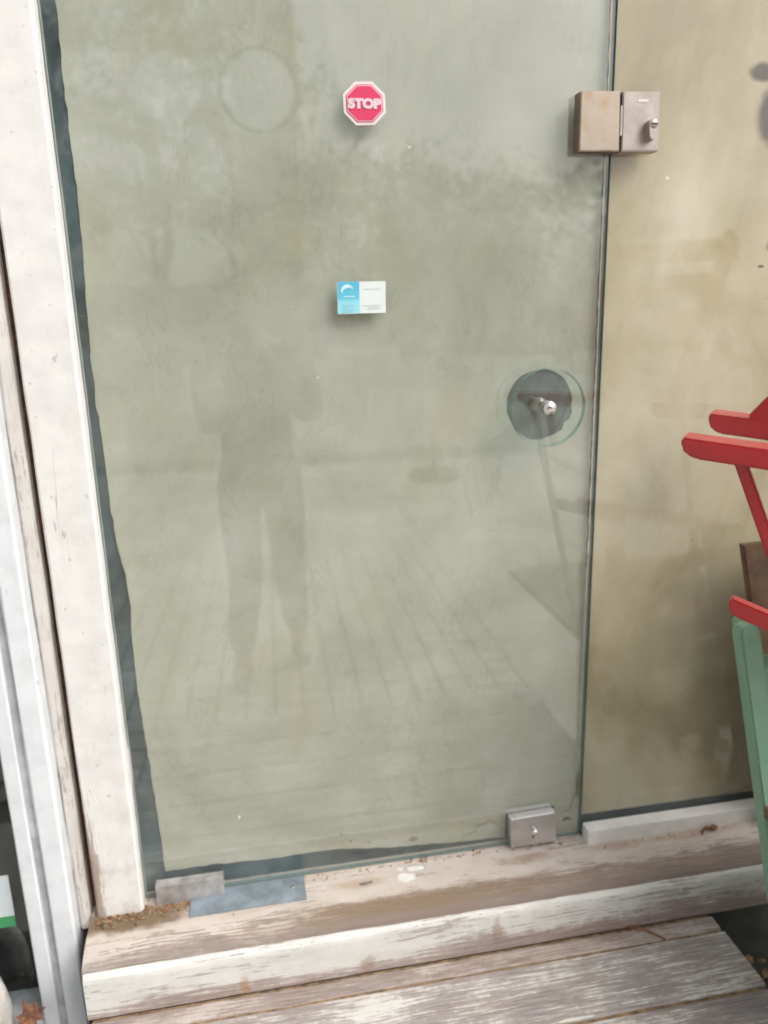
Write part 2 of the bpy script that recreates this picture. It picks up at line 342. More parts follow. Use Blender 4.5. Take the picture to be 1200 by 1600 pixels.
# paper pasted inside the door: cloudy greenish size, water tide marks, two ring marks
m = M('pasted_paper_green')
n1 = m.noise(m.mp((1, 1, 1)), 3.2, 7, 0.62, 0.4); n2 = m.noise(m.mp((1, 1, .55), (3, 1, 7)), 9, 6, 0.6, 0.8); n3 = m.noise(m.mp((1.0, 1, 3), (9, 2, 1)), 3, 5, 0.6)
c = m.ramp(n1, [(0.32, (0.392, 0.392, 0.318)), (0.5, (0.474, 0.472, 0.395)), (0.66, (0.560, 0.556, 0.490))])
c = m.mix(m.ramp(n2, [(0.52, 0.0), (0.7, 0.6)]), c, (0.46, 0.425, 0.30)); c = m.mix(m.ramp(n3, [(0.55, 0.0), (0.8, 0.45)]), c, (0.57, 0.555, 0.50))
tide = m.math('ABSOLUTE', m.math('SUBTRACT', n2, 0.52)); c = m.mix(m.math('MULTIPLY', m.smooth(tide, 0.012, 0.0), 0.22), c, (0.30, 0.28, 0.19))
DOORB = Vector((0.2, 0.0, 0.0))
for (u, v, r) in ((405, 140, 0.062), (262, 135, 0.058)):
    p = P(u, v, 0.013) - DOORB
    o = m.sep(); a = m.math('SUBTRACT', o[0], p.x); b = m.math('SUBTRACT', o[2], p.z)
    d = m.math('SQRT', m.math('ADD', m.math('MULTIPLY', a, a), m.math('MULTIPLY', b, b)))
    if u > 300: c = m.mix(m.math('MULTIPLY', m.smooth(m.math('ABSOLUTE', m.math('SUBTRACT', d, r)), 0.006, 0.001), 0.26), c, (0.32, 0.33, 0.28))
    c = m.mix(m.math('MULTIPLY', m.smooth(d, r - 0.004, r - 0.012), 0.5), c, (0.57, 0.575, 0.52))
for (u, v, ru, rv, k) in ((646, 1313, 0.010, 0.006, .7), (548, 1316, .004, .003, .6), (533, 1305, .0035, .003, .6), (577, 1318, .004, .003, .5), (905, 1225, .007, .035, .8), (755, 1290, .03, .004, .25)):
    p = P(u, v, 0.013) - DOORB
    c = m.mix(m.math('MULTIPLY', m.ellipse(p.x, p.z, ru, rv, 0.8, wob=0.9, wscale=120), k), c, (0.20, 0.16, 0.08))
m.bump(m.math('ADD', m.noise(m.mp((1, 1, .5)), 9, 6, 0.6, 0.5), m.math('MULTIPLY', m.noise(m.mp(), 40, 3), 0.05)), 0.14, 0.012)
mat_paper = m.fin(c, 0.8, 0, 0.2)

m = M('pasted_paper_tan')
n1 = m.noise(m.mp((1, 1, .7)), 2.6, 7, 0.6, 0.5); n2 = m.noise(m.mp((1, 1, .8), (3, 1, 7)), 7, 6, 0.6, 0.8)
c = m.ramp(n1, [(0.36, (0.40, 0.335, 0.22)), (0.5, (0.54, 0.475, 0.335)), (0.64, (0.64, 0.59, 0.465))])
c = m.mix(m.ramp(n2, [(0.5, 0.0), (0.8, 0.55)]), c, (0.44, 0.36, 0.235))
m.bump(m.noise(m.mp((1, 1, .6)), 5, 3, 0.45, 0.8), 0.35, 0.02)
for (u, v, ru, rv, k) in ((1194, 112, .024, .015, .95), (1214, 180, .034, .045, .95), (1212, 384, .018, .013, .95), (1190, 416, .007, .003, .9), (1035, 1010, .05, .06, .25), (1120, 1120, .10, .12, .45)):
    p = P(u, v, 0.015) - Vector((1.1, 0, 0)); c = m.mix(m.math('MULTIPLY', m.ellipse(p.x, p.z, ru, rv, 0.7, wob=1.0, wscale=24), k), c, (0.085, 0.07, 0.06) if v < 500 else (0.36, 0.30, 0.19))
mat_paper2 = m.fin(c, 0.8, 0, 0.2)

# ------------------------------------------------------------------ setting: ground, rooms, walls
GZ = -0.40
m = M('pavement_concrete'); n = m.noise(m.mp(), 1.3, 8, 0.65); n2 = m.noise(m.mp(), 40, 4)
m.bump(n2, 0.3, 0.004); mat_pave = m.fin(m.ramp(n, [(0.3, (0.36, 0.34, 0.30)), (0.7, (0.52, 0.50, 0.45))]), 0.85)
bm = new(); S = 160
for q in ((-S, -S, GZ), (S, -S, GZ), (S, S, GZ), (-S, S, GZ)): bm.verts.new(q)
bm.verts.ensure_lookup_table(); bm.faces.new(bm.verts[:]); tag(obj('ground', bm, mat_pave), kind='structure')

# small paving setts in bordered panels in front of the step (seen mirrored in the door)
mat_sett = simple('paving_sett', (0.62, 0.585, 0.51), 0.8, 0, 0.16, 2.0, 0.3)
random.seed(4); bm = new(); rotm = Matrix.Rotation(R(2), 3, 'Z')
for pi in range(-3, 3):
    for pj in range(0, 6):
        ox, oy = pi * 0.92 + 0.1, -1.0 - pj * 0.92
        big = pi >= 1 or pj >= 3
        st = 0.46 if big else 0.115; cnt = 2 if big else 8
        for i in range(cnt):
            for j in range(cnt):
                x = ox + i * st * (1.0 if not big else 1.0); y = oy - j * st
                h = random.uniform(0.008, 0.010); g = 0.0068 if not big else 0.005
                pts = [rotm @ Vector(p) for p in ((x + g, y - g, 0), (x + st - g, y - g, 0), (x + st - g, y - st + g, 0), (x + g, y - st + g, 0))]
                top = [bm.verts.new(Vector((p.x, p.y, GZ + h))) for p in pts]; bot = [bm.verts.new(Vector((p.x, p.y, GZ + .001))) for p in pts]
                bm.faces.new(top)
                for k in range(4): bm.faces.new((top[k], bot[k], bot[(k + 1) % 4], top[(k + 1) % 4]))
tag(obj('paving_setts', bm, mat_sett), kind='stuff')
bm = new(); bm.faces.new([bm.verts.new((x, y, GZ + 0.004)) for x, y in ((-3.2, -7.2), (3.2, -7.2), (3.2, -0.93), (-3.2, -0.93))]); tag(obj('paving_bedding', bm, simple('bedding_sand', (0.20, 0.18, 0.145), .95, 0, .2, 20, .3)), kind='structure')

mat_render = simple('wall_render', (0.62, 0.60, 0.56), 0.9, 0, 0.08, 6, 0.3)
XL, XR = -1.45, 1.62
bm = new()
for a in ((XL - 2.2, XL, 0.0, 0.25, GZ, 2.16), (XR, XR + 2.2, 0.0, 0.25, GZ, 2.16), (XL - 2.2, XR + 2.2, 0.0, 0.25, 2.161, 3.4)): add_box(bm, *a)
house = thing('shop_building', 'pale rendered shop front carrying the glass door and its side panes', 'building', (0, 0.25, GZ))
obj('wall', bm, mat_render, house)
obj('base_wall', box(-0.366, 1.62, -0.105, 0.4, GZ, -0.128), mat_base, house)
obj('base_wall', box(-1.45, -0.3665, 0.046, 0.4, GZ, -0.262), mat_base, house)
bm = new(); add_box(bm, XL - .2, XR + .2, 0.07, 2.6, -0.2, 2.3)
bmesh.ops.reverse_faces(bm, faces=bm.faces)
f = [q for q in bm.faces if q.calc_center_median().y < 0.1]; bmesh.ops.delete(bm, geom=f, context='FACES')
tag(obj('interior_room', bm, mat_black, keep=True), kind='structure')

# ------------------------------------------------------------------ door frame
XJ0, XJ1 = -0.349, -0.2625
jamb = thing('door_frame', 'white painted timber door frame with chipped paint, left of the glass door', 'door frame', (XJ0, -0.032, -0.02))
obj('jamb_post', sweep(rect_prof(XJ0, XJ1, -0.032, 0.06, 0.004), 'Z', -0.016, 2.16, 90, 0.0012, 3, 9), mat_jamb, jamb)
obj('cover_strip', sweep(rect_prof(-0.386, -0.3625, -0.022, 0.05, 0.005), 'Z', -0.03, 2.16, 90, 0.0028, 11, 6), mat_trim, jamb)
obj('joint_backing', box(-0.366, -0.344, 0.004, 0.05, -0.03, 2.16), mat_wood_crack, jamb)
obj('head_beam', box(XJ1, XR, -0.03, 0.06, 2.02, 2.155, bev=0.004), mat_jamb, jamb)

# ------------------------------------------------------------------ window unit at the left
V = 1450
wx = [P(u, V, -0.05).x for u in (45, 70, 83, 128)]
win = thing('window', 'cool white framed window with dark glass, at the far left edge', 'window', (-0.46, -0.05, -0.262))
obj('frame_stile', sweep(rect_prof(wx[2], -0.3865, -0.055, 0.045, 0.004), 'Z', -0.30, 2.14, 60, 0.0012, 21, 5), mat_pvc, win)
obj('frame_groove', box(wx[1], wx[2], -0.041, 0.045, -0.30, 2.14), mat_groove, win)
obj('glazing_bead', sweep(rect_prof(wx[0], wx[1], -0.052, 0.045, 0.003), 'Z', -0.30, 2.14, 60, 0.0008, 31, 5), mat_pvc, win)
obj('window_pane', box(-1.42, wx[0] - .0005, -0.006, 0.0, -0.2, 2.1), [mat_glassw], win)
obj('bottom_rail', box(-1.42, wx[0] - .0005, -0.045, 0.045, -0.262, -0.212, bev=.003), mat_groove, win)
obj('frame_foot', box(wx[1] - .004, -0.366, -0.12, -0.056, -0.40, -0.235, bev=0.006), mat_riser, win)
obj('frame_stile', box(-1.449, -1.42, -0.05, 0.045, -0.262, 2.14, bev=.003), mat_pvc, win)

# ------------------------------------------------------------------ glass panes and pasted paper
def pane(name, x0, x1, z0, z1, mat, parent, edge=mat_edge):
    bm = box(x0, x1, 0.0, 0.010, z0, z1)
    for fc in bm.faces:
        n_ = fc.normal if fc.normal.length else None
    o = obj(name, bm, [mat, edge], parent)
    for p in o.data.polygons: p.material_index = 0 if abs(p.normal.y) > 0.9 else 1
    return o
def paper(name, outline, holes, mat, parent, y=0.014, step=0.02, amp=0.0012, seed=0):
    """sheet with a torn outline and holes, triangulated over a grid so that it can cockle"""
    def densify(pts, d, j):
        out = []
        for a, b in zip(pts, pts[1:] + pts[:1]):
            k = max(1, int((b - a).length / d))
            for i in range(k):
                p = a.lerp(b, i / k)
                if j: p = p + Vector((noise.noise(Vector((p.x * 60, p.y * 60, seed))), noise.noise(Vector((p.x * 60, p.y * 60, seed + 5))))) * j
                out.append(p)
        return out
    polys = [densify(outline, 0.012, 0.0022)] + [densify(h, 0.005, 0.0012) for h in holes]
    pts, edges = [], []
    for pl in polys:
        s = len(pts); pts += pl; edges += [(s + i, s + (i + 1) % len(pl)) for i in range(len(pl))]
    def inside(p, pl):
        r_ = False; j = len(pl) - 1
        for i in range(len(pl)):
            a, b = pl[i], pl[j]
            if (a.y > p.y) != (b.y > p.y) and p.x < (b.x - a.x) * (p.y - a.y) / (b.y - a.y) + a.x: r_ = not r_
            j = i
        return r_
    xs = [p.x for p in polys[0]]; zs = [p.y for p in polys[0]]
    x = min(xs)
    while x < max(xs):
        z = min(zs)
        while z < max(zs):
            p = Vector((x + step * .3 * noise.noise(Vector((x * 90, z * 90, 1))), z))
            if inside(p, polys[0]) and not any(inside(p, h) for h in polys[1:]): pts.append(p)
            z += step
        x += step
    vo, eo, fo, *_ = geometry.delaunay_2d_cdt(pts, edges, [], 0, 1e-6)
    bm = new(); vv = []
    for p in vo:
        d = noise.fractal(Vector((p.x * 7, p.y * 4, seed)), 1.0, 2.0, 4) * amp
        vv.append(bm.verts.new((p.x, y + amp * 2 + d, p.y)))
    for f_ in fo:
        c_ = (vo[f_[0]] + vo[f_[1]] + vo[f_[2]]) / 3
        if inside(c_, polys[0]) and not any(inside(c_, h) for h in polys[1:]):
            try: bm.faces.new([vv[i] for i in f_])
            except ValueError: pass
    return obj(name, bm, mat, parent, smooth=True)
def q2(u, v, y=0.014): p = P(u, v, y); return Vector((p.x, p.z))

DX1 = 0.6565
door = thing('glass_door', 'frameless glass door with greenish paper pasted behind it', 'door', DOORB)
pane('glass_pane', -0.262, DX1, 0.0, 2.015, mat_glass, door)
left_edge = [(258, 1362), (250, 1300), (236, 1210), (226, 1150), (214, 1075), (205, 990), (204, 950), (196, 900), (182, 850), (172, 790), (166, 740), (160, 690), (151, 640), (149, 632), (147, 600), (141, 560), (139, 520), (133, 460), (129, 400), (124, 330), (118, 290), (110, 230), (104, 170), (95, 90), (90, 30)]
zt = 1.98
out = [q2(258, 1363), q2(330, 1352), q2(420, 1343), q2(520, 1328), q2(600, 1326), q2(700, 1318), q2(760, 1312), q2(790, 1309)]
out += [q2(791, 1272), q2(866, 1259), q2(868, 1308), q2(903, 1300), q2(904, 1270), q2(908, 1200), q2(911, 1120), q2(918, 1020), q2(922, 960)]
xr_ = 0.6545
out += [Vector((xr_, q2(926, 880).y)), Vector((xr_ - .001, 0.9)), Vector((xr_, 1.4)), Vector((xr_ - .002, zt))]
le = [q2(*p) for p in left_edge]
out += [Vector((le[-1].x, zt))] + le[::-1][:-1]
kz = [(155, 560), (180, 460), (240, 340), (320, 265), (420, 220), (545, 190), (690, 215), (790, 290), (840, 380), (880, 500), (865, 620), (880, 660), (850, 740), (790, 780), (770, 860), (660, 920), (530, 965), (440, 970), (340, 930), (250, 860), (200, 760), (160, 660)]
khole = [q2(770 + a / 7.06, 550 + b / 7.06) for a, b in kz]
chole = [q2(888 + 8 * math.cos(t), 1284 + 7 * math.sin(t)) for t in (2 * math.pi * i / 12 for i in range(12))][1:11]
chole = [q2(880, 1286), q2(881, 1280), q2(886, 1277), q2(892, 1279), q2(894, 1283), q2(888, 1280.5), q2(883, 1283)]
pap = paper('paper_sheet', out, [khole, chole], mat_paper, door, seed=3)
# flap of paper hanging loose from the torn left edge
bm = new(); fl = [(171, 800), (176, 830), (190, 880), (199, 925), (200, 940), (193, 905), (182, 862), (173, 822)]
add_poly(bm, [P(u, v, 0.013) for u, v in fl], Vector((0, 0.0006, 0))); obj('paper_flap', bm, mat_dark, door)

mat_back = simple('dim_room_teal', (0.075, 0.115, 0.125), 0.6, 0, 0.35, 5, 0.2)  # dark interior and sky reflection are put into this colour
obj('dim_room_sheet', box(-0.30, 0.6595, 0.0195, 0.032, -0.03, 2.1), mat_back, door)  # added sheet, stands in for the dim room behind the glass
def ribbon(name, pts, w, y, mat, parent):
    bm = new(); w3 = [P(u, v, y) for u, v in pts]; L_, R_ = [], []
    for i, p in enumerate(w3):
        d = (w3[min(i + 1, len(w3) - 1)] - w3[max(i - 1, 0)]).normalized(); n_ = Vector((-d.z, 0, d.x)) * w * (.5 if 0 < i < len(w3) - 1 else .15)
        L_.append(bm.verts.new(p + n_)); R_.append(bm.verts.new(p - n_))
    for i in range(len(w3) - 1): bm.faces.new((L_[i], L_[i + 1], R_[i + 1], R_[i]))
    return obj(name, bm, mat, parent)
mat_tear = simple('paper_tear', (0.16, 0.165, 0.125), .9, 0, .2, 60, 0)
ribbon('paper_tear', [(719, 1315), (727, 1305), (741, 1300), (748, 1290), (757, 1286), (764, 1282), (772, 1284), (779, 1291)], .0014, .0136, mat_tear, door)
ribbon('paper_tear', [(878, 1272), (884, 1267), (891, 1264), (893, 1255), (897, 1244), (902, 1236), (903, 1222)], .0014, .0136, mat_tear, door)
for (u, v, a_, b_) in ((374, 1277, .002, .004), (1043, 278, .004, .0022), (497, 590, .0015, .0015), (640, 230, .002, .0015)):
    bm = new(); c_ = P(u, v, -0.0006); add_poly(bm, [c_ + Vector((a_ * math.cos(t), 0, b_ * math.sin(t))) for t in (2 * math.pi * i / 10 for i in range(10))], Vector((0, .0005, 0))); obj('dried_drop', bm, mat_signwhite, door)
fix = thing('side_pane', 'fixed glass side pane with stained tan paper behind, right of the door', 'window', (1.1, 0, 0.0))
FX0 = 0.6605
pane('glass_pane', FX0, 1.615, 0.004, 2.015, mat_glass2, fix)
o2 = [Vector((FX0 - .0035, 0.035)), Vector((1.0, 0.033)), Vector((1.61, 0.03)), Vector((1.61, 1.98)), Vector((FX0 - .0035, 1.98))]
obj('dim_room_sheet', box(0.6605, 1.62, 0.021, 0.034, -0.03, 2.1), mat_back, fix)  # same added stand-in for the dim room, behind the side pane
paper('paper_sheet', o2, [], mat_paper2, fix, seed=17, amp=0.0016)
# channel the pane stands in
a = P(919, 1300, -0.034)
bm = box(FX0 + .003, 1.617, -0.034, -0.002, -0.0075, a.z, bev=0.0015); obj('bottom_channel', bm, mat_chan, fix)
a = box(FX0 + .001, 1.617, -0.0018, 0.0215, -0.004, 0.003); obj('setting_block', a, mat_dark, fix)

# ------------------------------------------------------------------ lock between door and side pane
YF = -0.026
lk = thing('door_lock', 'rust stained steel patch lock box on the door edge with key cylinder', 'lock', (0.66, 0.0, 1.38))
def quadbox(name, pts, y, depth, mat, parent, bev=0.0015):
    bm = new(); add_poly(bm, [P(u, v, y) for u, v in pts], Vector((0, depth, 0)), bev); return obj(name, bm, mat, parent)
lc = quadbox('lock_case', [(908, 142), (969.5, 142), (967.5, 236), (905, 236)], YF, 0.0255, mat_rusty, lk)
lc.data.materials.append(mat_lockside)  # darker brown for the left and under faces
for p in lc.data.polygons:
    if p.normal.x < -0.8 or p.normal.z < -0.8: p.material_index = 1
quadbox('strike_case', [(974, 142.5), (1032, 143), (1029, 236), (971.5, 236.5)], YF, 0.0255, mat_steel, lk)
quadbox('hinge_seam', [(968, 148), (975.5, 148), (973, 234), (966, 234)], YF + .005, 0.02, mat_dark, lk, 0)
quadbox('seam_pin', [(970, 165), (974.5, 165), (972.8, 212), (968.5, 212)], YF + .001, 0.008, mat_steel, lk, 0.0005)
quadbox('case_emblem', [(998, 155.5), (1014, 154.5), (1012, 159), (997, 159.5)], YF - .0008, 0.002, mat_signwhite, lk, 0)
c0 = P(1014, 205, YF); bm = new()
pr = [(0.0088 * math.sin(t), 0.012 + 0.0088 * math.cos(t)) for t in (R(i) for i in range(-120, 121, 20))] + [(0.0066 * math.cos(R(i)), -0.015 + 0.0066 * math.sin(R(i))) for i in range(0, -181, -30)]
pr = [(0.009 * math.cos(R(i)), 0.008 + 0.009 * math.sin(R(i))) for i in range(-20, 201, 20)] + [(0.0066 * math.cos(R(i)), -0.011 + 0.0066 * math.sin(R(i))) for i in range(180, 361, 30)]
cyl = obj('key_cylinder', add_poly(bm, [c0 + Vector((x, -0.017, z)) for x, z in pr], Vector((0, 0.018, 0)), 0.001), mat_steel, lk)
bm = new(); add_lathe(bm, c0 + Vector((0, -0.0168, 0.008)), (0, -1, 0), [(0.0068, 0), (0.0068, 0.0012), (0.006, 0.0018)], 20); obj('plug', bm, mat_steel, cyl, True)
obj('keyhole', box(c0.x - .0045, c0.x + .0055, c0.y - .0192, c0.y - .0185, c0.z + .0066, c0.z + .0092), mat_dark, cyl)

# ------------------------------------------------------------------ glass disc pull
kc = P(857.5, 637.5, -0.046)
knob = thing('glass_door_pull', 'round clear glass disc door pull with chrome centre screw', 'door handle', (kc.x, 0, kc.z))
rk = (P(915, 640, -0.046) - P(800, 640, -0.046)).length / 2
bm = new(); add_cyl(bm, kc, kc + Vector((0, 0.013, 0)), rk, n=72)
bmesh.ops.bevel(bm, geom=[e for e in bm.edges if abs(e.verts[0].co.y - e.verts[1].co.y) < 1e-6], offset=0.001, segments=1, affect='EDGES')
dk = obj('glass_disc', bm, [mat_disc, mat_kedge], knob)
for p in dk.data.polygons: p.material_index = 0 if abs(p.normal.y) > 0.9 else 1
bm = new(); add_lathe(bm, kc + Vector((0, 0.0, 0)), (0, -1, 0), [(0.0095, 0), (0.0125, 0.0012), (0.0125, 0.006), (0.0105, 0.0095), (0.006, 0.0115), (0.001, 0.012)], 28); obj('centre_screw', bm, mat_chrome, knob, True)
bm = new(); add_lathe(bm, kc + Vector((0, 0.0133, 0)), (0, 1, 0), [(0.012, 0), (0.012, 0.003), (0.0085, 0.006), (0.0085, 0.024), (0.014, 0.028), (0.014, 0.0325)], 28); obj('spindle', bm, mat_steel, knob, True)
bm = new(); add_cyl(bm, (kc.x - .006, 0.0183, kc.z), (kc.x - .006, 0.0192, kc.z), rk * 1.2, n=48)
obj('inner_disc', bm, simple('inner_disc_grey', (0.16, 0.165, 0.165), 0.5, 0, .2, 30), knob)
bm = new(); add_cyl(bm, (kc.x, 0.0105, kc.z), (kc.x, 0.0182, kc.z), 0.013, n=24); obj('inner_collar', bm, mat_steel, knob, True)

# ------------------------------------------------------------------ bottom lock and pivot clamp
bl = thing('floor_lock', 'small steel patch lock at the bottom right corner of the glass door', 'lock', (0.54, 0, 0))
quadbox('lock_plate', [(797.8, 1280.5), (867.5, 1269), (869, 1315), (798.5, 1325)], -0.018, 0.0175, mat_cool, bl, 0.0015)
c0 = P(835, 1299, -0.018); bm = new(); add_lathe(bm, c0, (0, -1, 0), [(0.0072, 0), (0.0072, 0.004), (0.0055, 0.007), (0.003, 0.0085), (0.0005, 0.009)], 20); obj('key_cylinder', bm, mat_chrome, bl, True)
bm = new(); add_box(bm, c0.x - .0035, c0.x - .0005, -0.0186, -0.0178, c0.z - .016, c0.z - .005); obj('key_slot', bm, mat_dark, bl)
pv = thing('pivot_clamp', 'low pale aluminium pivot clamp at the bottom left corner of the glass door', 'door fitting', (-0.18, 0, 0))
a = P(242, 1388, -0.022); b = P(348.5, 1371.5, -0.022)
obj('clamp_shoe', box(a.x, b.x, -0.022, -0.0005, -0.004, b.z, bev=.0015), mat_clamp, pv)
fp = thing('floor_plate', 'blue grey metal floor plate let into the sill below the door', 'plate', (-0.05, -0.05, 0))
a = PZ(479, 1402, 0.0); b = PZ(296, 1428, 0.0)
bm = box(b.x, a.x, a.y, -0.001, -0.007, -0.0005, bev=0.0008); obj('plate_sheet', bm, mat_plate, fp)
c0 = PZ(457, 1386, -0.0005); bm = new(); add_lathe(bm, (c0.x, c0.y, -0.0006), (0, 0, 1), [(0.005, 0), (0.0045, 0.0012), (0.001, 0.0016)], 14); obj('screw_head', bm, mat_steel, fp, True)

# ------------------------------------------------------------------ sill, riser, deck
sill = thing('door_sill', 'worn cream timber door sill with rounded brown nosing under the glass door', 'sill', (0, 0, 0))
prof = [(0.06, -0.001), (-0.03, -0.0035), (-0.075, -0.007), (-0.092, -0.009), (-0.106, -0.0125), (-0.121, -0.0175), (-0.131, -0.0235), (-0.137, -0.031), (-0.139, -0.042), (-0.139, -0.06), (0.06, -0.06)]
obj('sill_board', sweep(prof, 'X', -0.362, 1.617, 150, 0.0011, 5, 11), mat_sill, sill)
obj('riser_board', sweep([(-0.1505, -0.119), (-0.1395, -0.119), (-0.1395, -0.0275), (-0.1405, -0.0262), (-0.1445, -0.0258), (-0.1490, -0.0280), (-0.1518, -0.0325), (-0.153, -0.040), (-0.153, -0.116)], 'X', -0.358, 1.12, 130, 0.0013, 8, 12), mat_riser, sill)
mat_grey = simple('bare_knot', (0.20, 0.18, 0.165), 0.9, 0, .3, 80, .5)
def patch(name, u, v, ru, rv, mat, parent, zf, seed):
    bm = new(); c_ = PZ(u, v, zf); pts = []
    for i in range(40):
        t = 2 * math.pi * i / 40; k = 1 + .4 * noise.noise(Vector((math.cos(t) * 1.6, math.sin(t) * 1.6, seed))) + .35 * noise.noise(Vector((math.cos(t) * 5, math.sin(t) * 5, seed)))
        pts.append(c_ + Vector((ru * k * math.cos(t), rv * k * math.sin(t), 0)))
    return obj(name, add_poly(bm, pts, Vector((0, 0, -0.003))), mat, parent)
mat_flake = simple('white_paint_flake', (0.76, 0.75, 0.72), .7, 0, .06, 40, .3)
patch('bare_knot', 571, 1376, 0.017, 0.012, mat_grey, sill, -0.0045, 2)
patch('paint_flake', 634, 1371, 0.019, 0.011, mat_flake, sill, -0.0035, 5)
patch('paint_flake', 648, 1357, 0.016, 0.007, mat_flake, sill, -0.0025, 9)
patch('paint_flake', 625, 1358, 0.007, 0.004, mat_flake, sill, -0.0025, 12)

DXR = 0.89
deck = thing('wooden_step', 'low wooden step of weathered grey planks with peeling white paint', 'step', (0.26, -0.5, -0.40))
ys = [(-0.1545, -0.192)] + [(-0.197 - i * 0.139, -0.197 - i * 0.139 - 0.133) for i in range(5)]
for i, (y0, y1) in enumerate(ys):
    bm = sweep(rect_prof(y1, y0, -0.146, -0.1195 + (0.001 if i % 2 else 0), 0.004), 'X', -0.352 - 0.008 * (i % 2), DXR + random.uniform(-.004, .004), 110, 0.0012, 40 + i, 10)
    obj('plank', bm, mat_strip if i == 0 else mat_plank, deck)
bm = new()
for i in range(len(ys) - 1): add_box(bm, -0.35, DXR - .012, ys[i + 1][0] - .003, ys[i][1] + .003, -0.145, -0.1225 + random.uniform(-.001, .001))
add_box(bm, -0.35, DXR - .01, -0.158, -0.1515, -0.14, -0.1205); obj('gap_dirt', bm, mat_dirt, deck)
for x in (-0.33, 0.28, 0.83): obj('joist', box(x, x + .045, -0.88, -0.16, GZ, -0.1465), mat_joist, deck)
obj('fascia', box(-0.34, DXR - .02, -0.905, -0.882, GZ, -0.148, bev=.003), mat_plank, deck)

# soil drifted under the end of the step
bm = new(); gx, gy = 26, 22; gr = []
for i in range(gx + 1):
    row = []
    for j in range(gy + 1):
        x = 0.895 + .62 * i / gx; y = -0.78 + .67 * j / gy; e_ = min(1, i / 3, (gx - i) / 6, j / 5, (gy - j) / 3 + .35)
        row.append(bm.verts.new((x, y, GZ - .01 + e_ * (0.135 + .035 * noise.fractal(Vector((x * 9, y * 9, 2)), 1, 2, 5)))))
    gr.append(row)
for i in range(gx):
    for j in range(gy): bm.faces.new((gr[i][j], gr[i + 1][j], gr[i + 1][j + 1], gr[i][j + 1]))
tag(obj('soil', bm, simple('brown_soil', (0.22, 0.15, 0.10), .95, 0, .35, 26, .8), smooth=True), kind='stuff')
# dirt, twigs and leaf crumbs lying in the joints: nobody could count them
random.seed(11); bm = new(); mats = [mat_dirt, simple('crumb_tan', (0.42, 0.27, 0.12), .9, 0, .3, 90), mat_leaf]
def crumb(c_, s, fl=0.35):
    ax = Matrix.Rotation(random.uniform(0, 6.28), 3, 'Z') @ Matrix.Rotation(random.uniform(-.5, .5), 3, 'X')
    k = [Vector((random.uniform(.6, 1.2) * s * math.cos(t), random.uniform(.4, .8) * s * math.sin(t), 0)) for t in (0.3, 1.7, 3.0, 4.4, 5.5)]
    top = [bm.verts.new(c_ + ax @ p + Vector((0, 0, s * fl))) for p in k]; bot = [bm.verts.new(c_ + ax @ (p * 1.1)) for p in k]
    mi = random.choice((0, 0, 1, 2)); fs = [bm.faces.new(top), bm.faces.new(bot[::-1])] + [bm.faces.new((top[i], bot[i], bot[(i + 1) % 5], top[(i + 1) % 5])) for i in range(5)]
    for f_ in fs: f_.material_index = mi
for _ in range(900):                                    # heap at the foot of the door frame
    t = random.random(); u = 150 + 230 * t; v = 1437 - 44 * t + random.gauss(0, 8)
    p = PZ(u, v, -0.006)
    if p.y < -0.002 and not (p.x > -0.255 and p.x < -0.10 and p.y > -0.024): crumb(p + Vector((0, 0, .003)), random.uniform(.0012, .0042))
for _ in range(110): crumb(Vector((random.uniform(-.1, .66), -0.004 - abs(random.gauss(0, .006)), -0.003)), random.uniform(.001, .0035))
for _ in range(60): crumb(Vector((random.uniform(.68, 1.1), -0.037 - abs(random.gauss(0, .006)), -0.005)), random.uniform(.001, .0035))
for _ in range(60): crumb(Vector((random.uniform(-.34, .88), -0.1555 + random.gauss(0, .003), -0.1205)), random.uniform(.001, .003))
for _ in range(220):
    i = random.randrange(len(ys) - 1); crumb(Vector((random.uniform(-.34, .88), (ys[i][1] + ys[i + 1][0]) / 2 + random.gauss(0, .002), -0.125)), random.uniform(.001, .003))
for _ in range(500): crumb(Vector((random.uniform(.9, 1.5), random.uniform(-.75, -.13), GZ + .128)), random.uniform(.003, .014), .5)
for (u, v, z) in ((640, 1345, -.002), (661, 1343, -.002), (747, 1331, -.002), (875, 1317, -.003), (1115, 1294, -.004), (990, 1448, -.118), (905, 1457, -.118)):
    for _ in range(6): crumb(PZ(u + random.gauss(0, 4), v + random.gauss(0, 2), z), random.uniform(.002, .004))
tag(obj('leaf_crumbs', bm, mats), kind='stuff')
def tube(bm, pts, r):
    for a_, b_ in zip(pts, pts[1:]): add_cyl(bm, a_, b_, r, r * .9, 8)
bm = new(); tube(bm, [PZ(975, 1446, -.117), PZ(1000, 1450, -.114), PZ(1025, 1460, -.116), PZ(1040, 1468, -.118)], 0.0022); add_box(bm, *(lambda p: (p.x - .012, p.x + .012, p.y - .006, p.y + .006, -.12, -.113))(PZ(985, 1448, -.117)), bev=.002)
tag(obj('dry_twig', bm, mat_leaf, base=PZ(990, 1448, -.12)), 'short dry brown twig lying across the joint below the white riser board', 'twig')
bm = new(); tube(bm, [PZ(1097, 1300, 0.0), PZ(1102, 1293, 0.003), PZ(1115, 1293, 0.002), PZ(1120, 1291, 0)], 0.003); tube(bm, [PZ(1113, 1296, 0.0), PZ(1115, 1290, 0.004)], 0.005)
tag(obj('dried_husk', bm, mat_leaf, base=PZ(1105, 1296, 0)), 'small curled brown husk on the sill under the white channel', 'plant debris')

